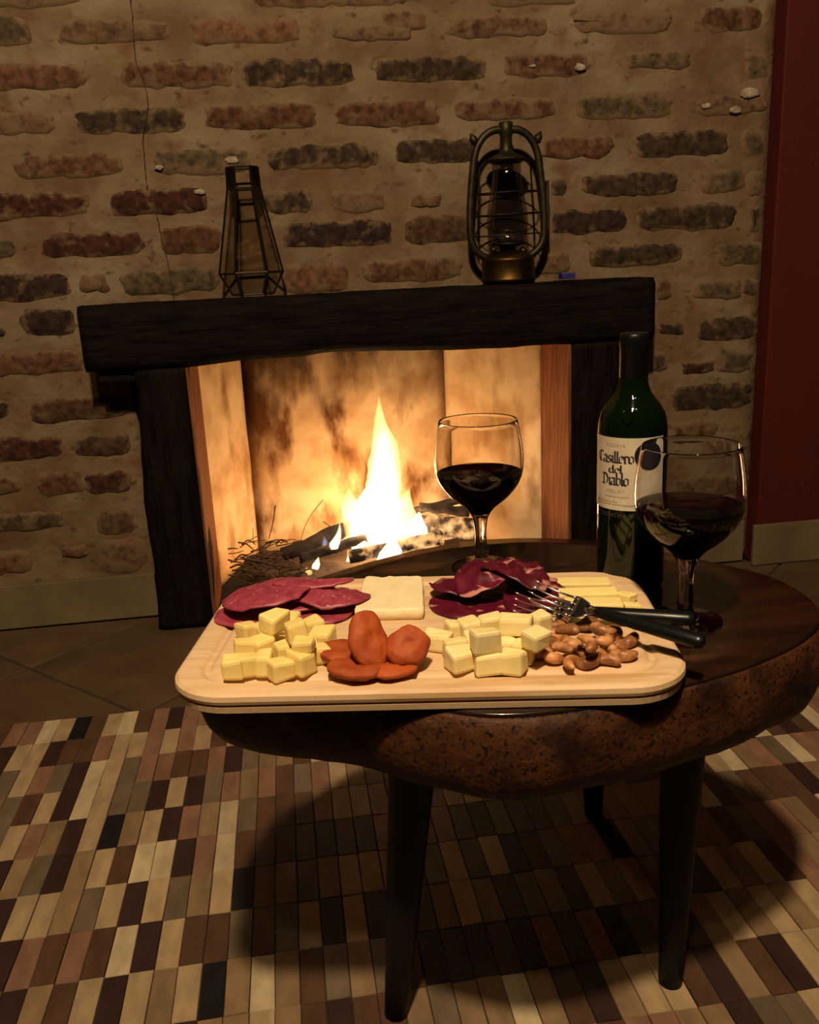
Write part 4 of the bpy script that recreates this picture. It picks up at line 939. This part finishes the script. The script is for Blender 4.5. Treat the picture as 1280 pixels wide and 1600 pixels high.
# --- cashews
def cashew_mesh(seed):
    bm = bmesh.new(); rr = random.Random(seed); arc = rr.uniform(2.3, 3.3); Rr = rr.uniform(0.0076, 0.0092); pts, rad = [], []; n = 14
    for i in range(n+1):
        t = i/n; a = -arc/2+arc*t; pts.append((Rr*math.cos(a)-Rr*0.6, Rr*1.15*math.sin(a), 0.0006*math.sin(t*5)))
        rad.append(max(0.0009, 0.0062*math.sin(PI*min(max(t, 0.015), 0.985))**0.45*(1.15-0.42*t)))
    tube(bm, pts, rad, 12); bmesh.ops.scale(bm, vec=(1, 1, 0.92), verts=bm.verts)
    me = bpy.data.meshes.new('cashew'); bmesh.ops.recalc_face_normals(bm, faces=bm.faces); bm.to_mesh(me); bm.free(); me.materials.append(M_nut); me.shade_smooth(); return me
CM = [cashew_mesh(i) for i in range(6)]
NUTS = [(874, 974, 0, 'cashew at the top left of the nut heap under the fork'), (886, 986, 1, 'dark cashew high on the left of the nut heap'), (864, 992, 0, 'cashew on the left flank of the nut heap against the cheese'),
        (908, 981, 0, 'cashew at the back of the heap just below the fork necks'), (922, 974, 0, 'rearmost cashew, touching the lower fork handle'), (943, 983, 1, 'pale split cashew high on the right of the heap'),
        (944, 999, 1, 'large brown cashew below the pale split one'), (896, 1003, 1, 'cashew in the middle left of the heap showing a pale face'), (918, 1005, 2, 'topmost cashew in the middle of the heap'),
        (878, 1013, 1, 'dark red-brown cashew above the round left front one'), (866, 1028, 0, 'reddish cashew at the left front of the heap'), (895, 1036, 0, 'pale C-shaped cashew lying foremost'),
        (921, 1031, 0, 'cashew hooked downwards in the middle of the front row'), (951, 1033, 0, 'fat pale-brown cashew at the right front of the heap'), (848, 1018, 0, 'broken cashew with pale flesh at the far left by the cheese'),
        (858, 1003, 0, 'cashew half under the leaning cheese cube'), (948, 1014, 0, 'cashew in the hollow right of the topmost one'), (976, 1022, 0, 'cashew lying apart at the right, pale side up'),
        (983, 1000, 0, 'ring-curled cashew at the far right of the heap'), (967, 1006, 0, 'small cashew between ring-curled one and the heap'), (875, 1000, 0, 'cashew buried in the left of the heap'),
        (931, 1018, 0, 'cashew buried under the front of the heap'), (958, 988, 0, 'cashew at the back right near the lower handle'), (904, 1017, 0, 'cashew beneath the middle of the front row')]
for i, (x, y, l, lb) in enumerate(NUTS):
    h = 0.0058+l*0.0085; p = onboard(x, y, h); o = link('cashew', CM[i % 6], None, (p.x, p.y, BTZ+h), (R.uniform(-.35, .35), R.uniform(-.35, .35), R.uniform(0, 6.28)))
    if i in (11, 13, 17): o.rotation_euler = (0.1, 0, (2.6, 1.2, 4.4)[(11, 13, 17).index(i)])
    s = R.uniform(0.92, 1.10); o.scale = (s, s, s); tag(o, lb, 'nut', 'cashews')

# --- forks
def fork(tip, mid, end, label, roll):
    """built along +x: handle end at x=0, tine tips at x=-length (pointing to the left)"""
    tip, end = Vector(tip), Vector(end); d = tip-end; L_ = d.length; ang = math.atan2(d.y, d.x); til = math.atan2(d.z, math.hypot(d.x, d.y))
    o = thing('fork', label, 'fork', end); o.rotation_mode = 'XYZ'
    o.matrix_world = Matrix.Translation(end) @ Matrix.Rotation(ang, 4, 'Z') @ Matrix.Rotation(-til, 4, 'Y') @ Matrix.Rotation(roll, 4, 'X')
    hl = 0.105
    bm = bmesh.new(); rings = []; S = 14
    for x, w_, t_ in ((0, 0.003, 0.003), (0.001, 0.0058, 0.0045), (0.006, 0.0075, 0.0055), (0.03, 0.0072, 0.0055), (0.07, 0.0062, 0.005), (0.098, 0.0056, 0.0045), (0.104, 0.0054, 0.0042), (hl, 0.004, 0.003)):
        rings.append([bm.verts.new((x, w_*math.cos(2*PI*k/S), t_*math.sin(2*PI*k/S))) for k in range(S)])
    for a, b in zip(rings, rings[1:]):
        for k in range(S): bm.faces.new((a[k], a[(k+1) % S], b[(k+1) % S], b[k]))
    bm.faces.new(rings[0][::-1]); bm.faces.new(rings[-1]); obj('handle', bm, M_handle, o, True)
    bm = bmesh.new(); rings = []
    def zc(x): u = (x-0.135)/(L_-0.135); return -0.004*math.sin(PI*min(max((x-hl)/(L_-hl), 0), 1))+ (0.012*u*u if u > 0 else 0)
    xr = L_-0.045
    for x, w_, t_ in ((hl-0.004, 0.0028, 0.0018), (hl+0.008, 0.0026, 0.0016), (xr-0.022, 0.0034, 0.0014), (xr-0.010, 0.0090, 0.0011), (xr-0.003, 0.0115, 0.0010), (xr+0.004, 0.0118, 0.0009)):
        rings.append([bm.verts.new((x, w_*math.cos(2*PI*k/S), zc(x)+t_*math.sin(2*PI*k/S))) for k in range(S)])
    for a, b in zip(rings, rings[1:]):
        for k in range(S): bm.faces.new((a[k], a[(k+1) % S], b[(k+1) % S], b[k]))
    bm.faces.new(rings[0][::-1]); bm.faces.new(rings[-1]); obj('neck', bm, M_steel, o, True)
    for k in range(4):
        yy = -0.0099+0.0066*k; bm = bmesh.new(); pts = []; rad = []
        for i in range(9):
            x = xr+0.002+(0.043)*i/8; pts.append((x, yy, zc(x))); rad.append(0.0014-0.0008*i/8)
        tube(bm, pts, rad, 7); obj('tine', bm, M_steel, o, True)
fork(onz(806, 948, BTZ+0.012), None, onz(1086, 967, BTZ+0.014), 'fork with the upper black handle, tines over the cured meat', math.radians(-42))
fork(onz(834, 928, BTZ+0.030), None, onz(1101, 1004, BTZ+0.022), 'fork with the lower black handle reaching past the board edge', math.radians(-42))

# ================================================================== RUG
rug = thing('patchwork_rug', 'patchwork cowhide rug of small brown and cream rectangles under the table', 'rug', (0.2, -1.2, 0))
PW, PL, RX0, RY0 = 0.0297, 0.0882, -1.0239, -0.541
NX, NY = 74, 16
bm = bmesh.new(); box(bm, RX0-0.2, RX0+NX*PW-0.2, RY0-NY*PL+1.2, RY0+1.2, 0.0005, 0.0025); obj('backing', bm, M_rugbase, rug)
def patch_bm(bm=None, cx=0, cy=0, seed=0, mi=0):
    bm = bm or bmesh.new(); rr = random.Random(seed); w_, l_ = PW/2-0.0002, PL/2-0.0003; z0, z1 = 0.0026, 0.0055+rr.uniform(-0.0007, 0.0007)
    j = lambda: rr.uniform(-0.0008, 0.0008)
    base = [(-w_+j(), -l_+j()), (w_+j(), -l_+j()), (w_+j(), l_+j()), (-w_+j(), l_+j())]
    A = [bm.verts.new((cx+x, cy+y, z0)) for x, y in base]; B = [bm.verts.new((cx+x, cy+y, z1-0.0012)) for x, y in base]; C = [bm.verts.new((cx+x*0.96, cy+y*0.985, z1)) for x, y in base]
    for P, Q in ((A, B), (B, C)):
        for i in range(4): f = bm.faces.new((P[i], P[(i+1) % 4], Q[(i+1) % 4], Q[i])); f.material_index = mi
    f = bm.faces.new(C); f.material_index = mi; f = bm.faces.new(A[::-1]); f.material_index = mi
    return bm
PM = {}
KEYS = 'WCTPGBDK'
cells = []
rr = random.Random(21)
for iy in range(NY):
    for ix in range(NX):
        x, y = RX0+(ix+0.5)*PW, RY0-(iy+0.5)*PL
        k = rr.choices(KEYS, (5, 17, 20, 12, 12, 19, 11, 4))[0]
        cells.append([x, y, k, ix, iy])
SEEN = '''17 1155 C|32 1152 P|55 1150 P|87 1146 C|114 1142 K|137 1142 G|160 1139 B|185 1135 C|212 1132 C|235 1132 B|262 1130 B|284 1129 D|305 1130 P
4 1185 D|20 1187 C|46 1185 C|70 1186 D|100 1180 B|125 1177 B|150 1175 B|172 1170 P|197 1170 C|226 1169 K|247 1167 P|272 1162 C|297 1160 P|316 1162 C
5 1215 G|22 1225 D|50 1217 C|75 1222 P|100 1222 G|125 1222 D|155 1215 W|185 1215 C|212 1207 G|240 1200 P|260 1202 P|285 1197 B|315 1195 B|345 1195 P|370 1190 D|397 1187 G|425 1185 T|450 1185 T|477 1185 B|500 1185 W
20 1265 G|55 1272 D|82 1265 C|112 1265 D|142 1255 W|170 1245 C|200 1245 G|225 1245 G|252 1245 D|282 1242 C|310 1240 D|340 1235 G|367 1232 P|395 1232 T|422 1227 P|447 1225 B|477 1220 G|505 1215 P
25 1320 C|57 1320 P|90 1315 T|120 1315 D|150 1310 C|182 1307 K|210 1300 T|240 1295 C|272 1292 D|302 1290 P|332 1287 T|365 1285 W|392 1282 G|417 1280 B|445 1272 B|475 1272 B|505 1267 T
5 1375 D|30 1377 T|65 1377 G|100 1372 D|130 1370 T|162 1362 C|197 1355 B|227 1355 W|260 1350 W|290 1345 D|320 1345 P|352 1340 W|382 1335 B|415 1335 B|447 1330 B|480 1325 B|510 1320 K|540 1320 B
10 1430 D|40 1440 C|75 1435 C|112 1425 T|147 1420 G|185 1420 C|217 1415 D|250 1415 C|282 1410 G|317 1405 T|350 1400 C|382 1395 K|420 1395 B
15 1515 D|55 1510 P|85 1500 B|120 1495 P|160 1490 B|197 1490 W|232 1485 D|270 1480 C|307 1475 B|340 1470 B|377 1470 G
20 1575 D|55 1580 T|100 1575 B|140 1565 C|177 1560 D|215 1565 C|250 1560 T|290 1550 C|330 1550 K|370 1545 T|405 1545 W|440 1540 T|480 1535 B|525 1535 G|560 1525 T|590 1525 G
685 1580 B|730 1575 T|762 1575 D|805 1570 W|850 1565 T|890 1560 B|925 1555 D|965 1550 T|1010 1545 T|1050 1550 C|1100 1545 B|1135 1540 D|1165 1540 T|1200 1525 B|1240 1500 D|1220 1460 C|1260 1450 T|670 1510 K|705 1535 G|760 1545 T|990 1515 C
695 1300 T|730 1295 B|760 1290 D|780 1285 G|775 1355 W|805 1345 D|685 1360 G|740 1350 B|1255 1185 W|1270 1180 P|1235 1195 D'''
at_ = {(c[3], c[4]): c for c in cells}
for it in SEEN.replace('\n', '|').split('|'):
    x_, y_, k_ = it.split(); p = onz(float(x_), float(y_), 0.005); key = (int((p.x-RX0)//PW), int((RY0-p.y)//PL))
    if key in at_: at_[key][2] = k_
def shown(c):
    px, py = project((c[0], c[1], 0)); return -25 < px < 1305 and 1095 < py < 1640
vis = [c for c in cells if shown(c)]
vis.sort(key=lambda c: (Vector((c[0], c[1], 0))-CAM).length)
solo = {(c[3], c[4]) for c in vis[:300]}
rest = bmesh.new()
for n_, c in enumerate(cells):
    if (c[3], c[4]) in solo:
        key = (c[2], n_ % 4)
        if key not in PM:
            b_ = patch_bm(seed=n_ % 4); me = bpy.data.meshes.new('hide_patch'); b_.to_mesh(me); b_.free(); me.materials.append(RM[c[2]]); PM[key] = me
        link('hide_patch', PM[key], rug, (c[0]-0.2, c[1]+1.2, 0))
    else:
        patch_bm(rest, c[0]-0.2, c[1]+1.2, n_, KEYS.index(c[2]))
o = obj('hide_patches_beyond', rest, [RM[k] for k in KEYS], rug); o['kind'] = 'stuff'
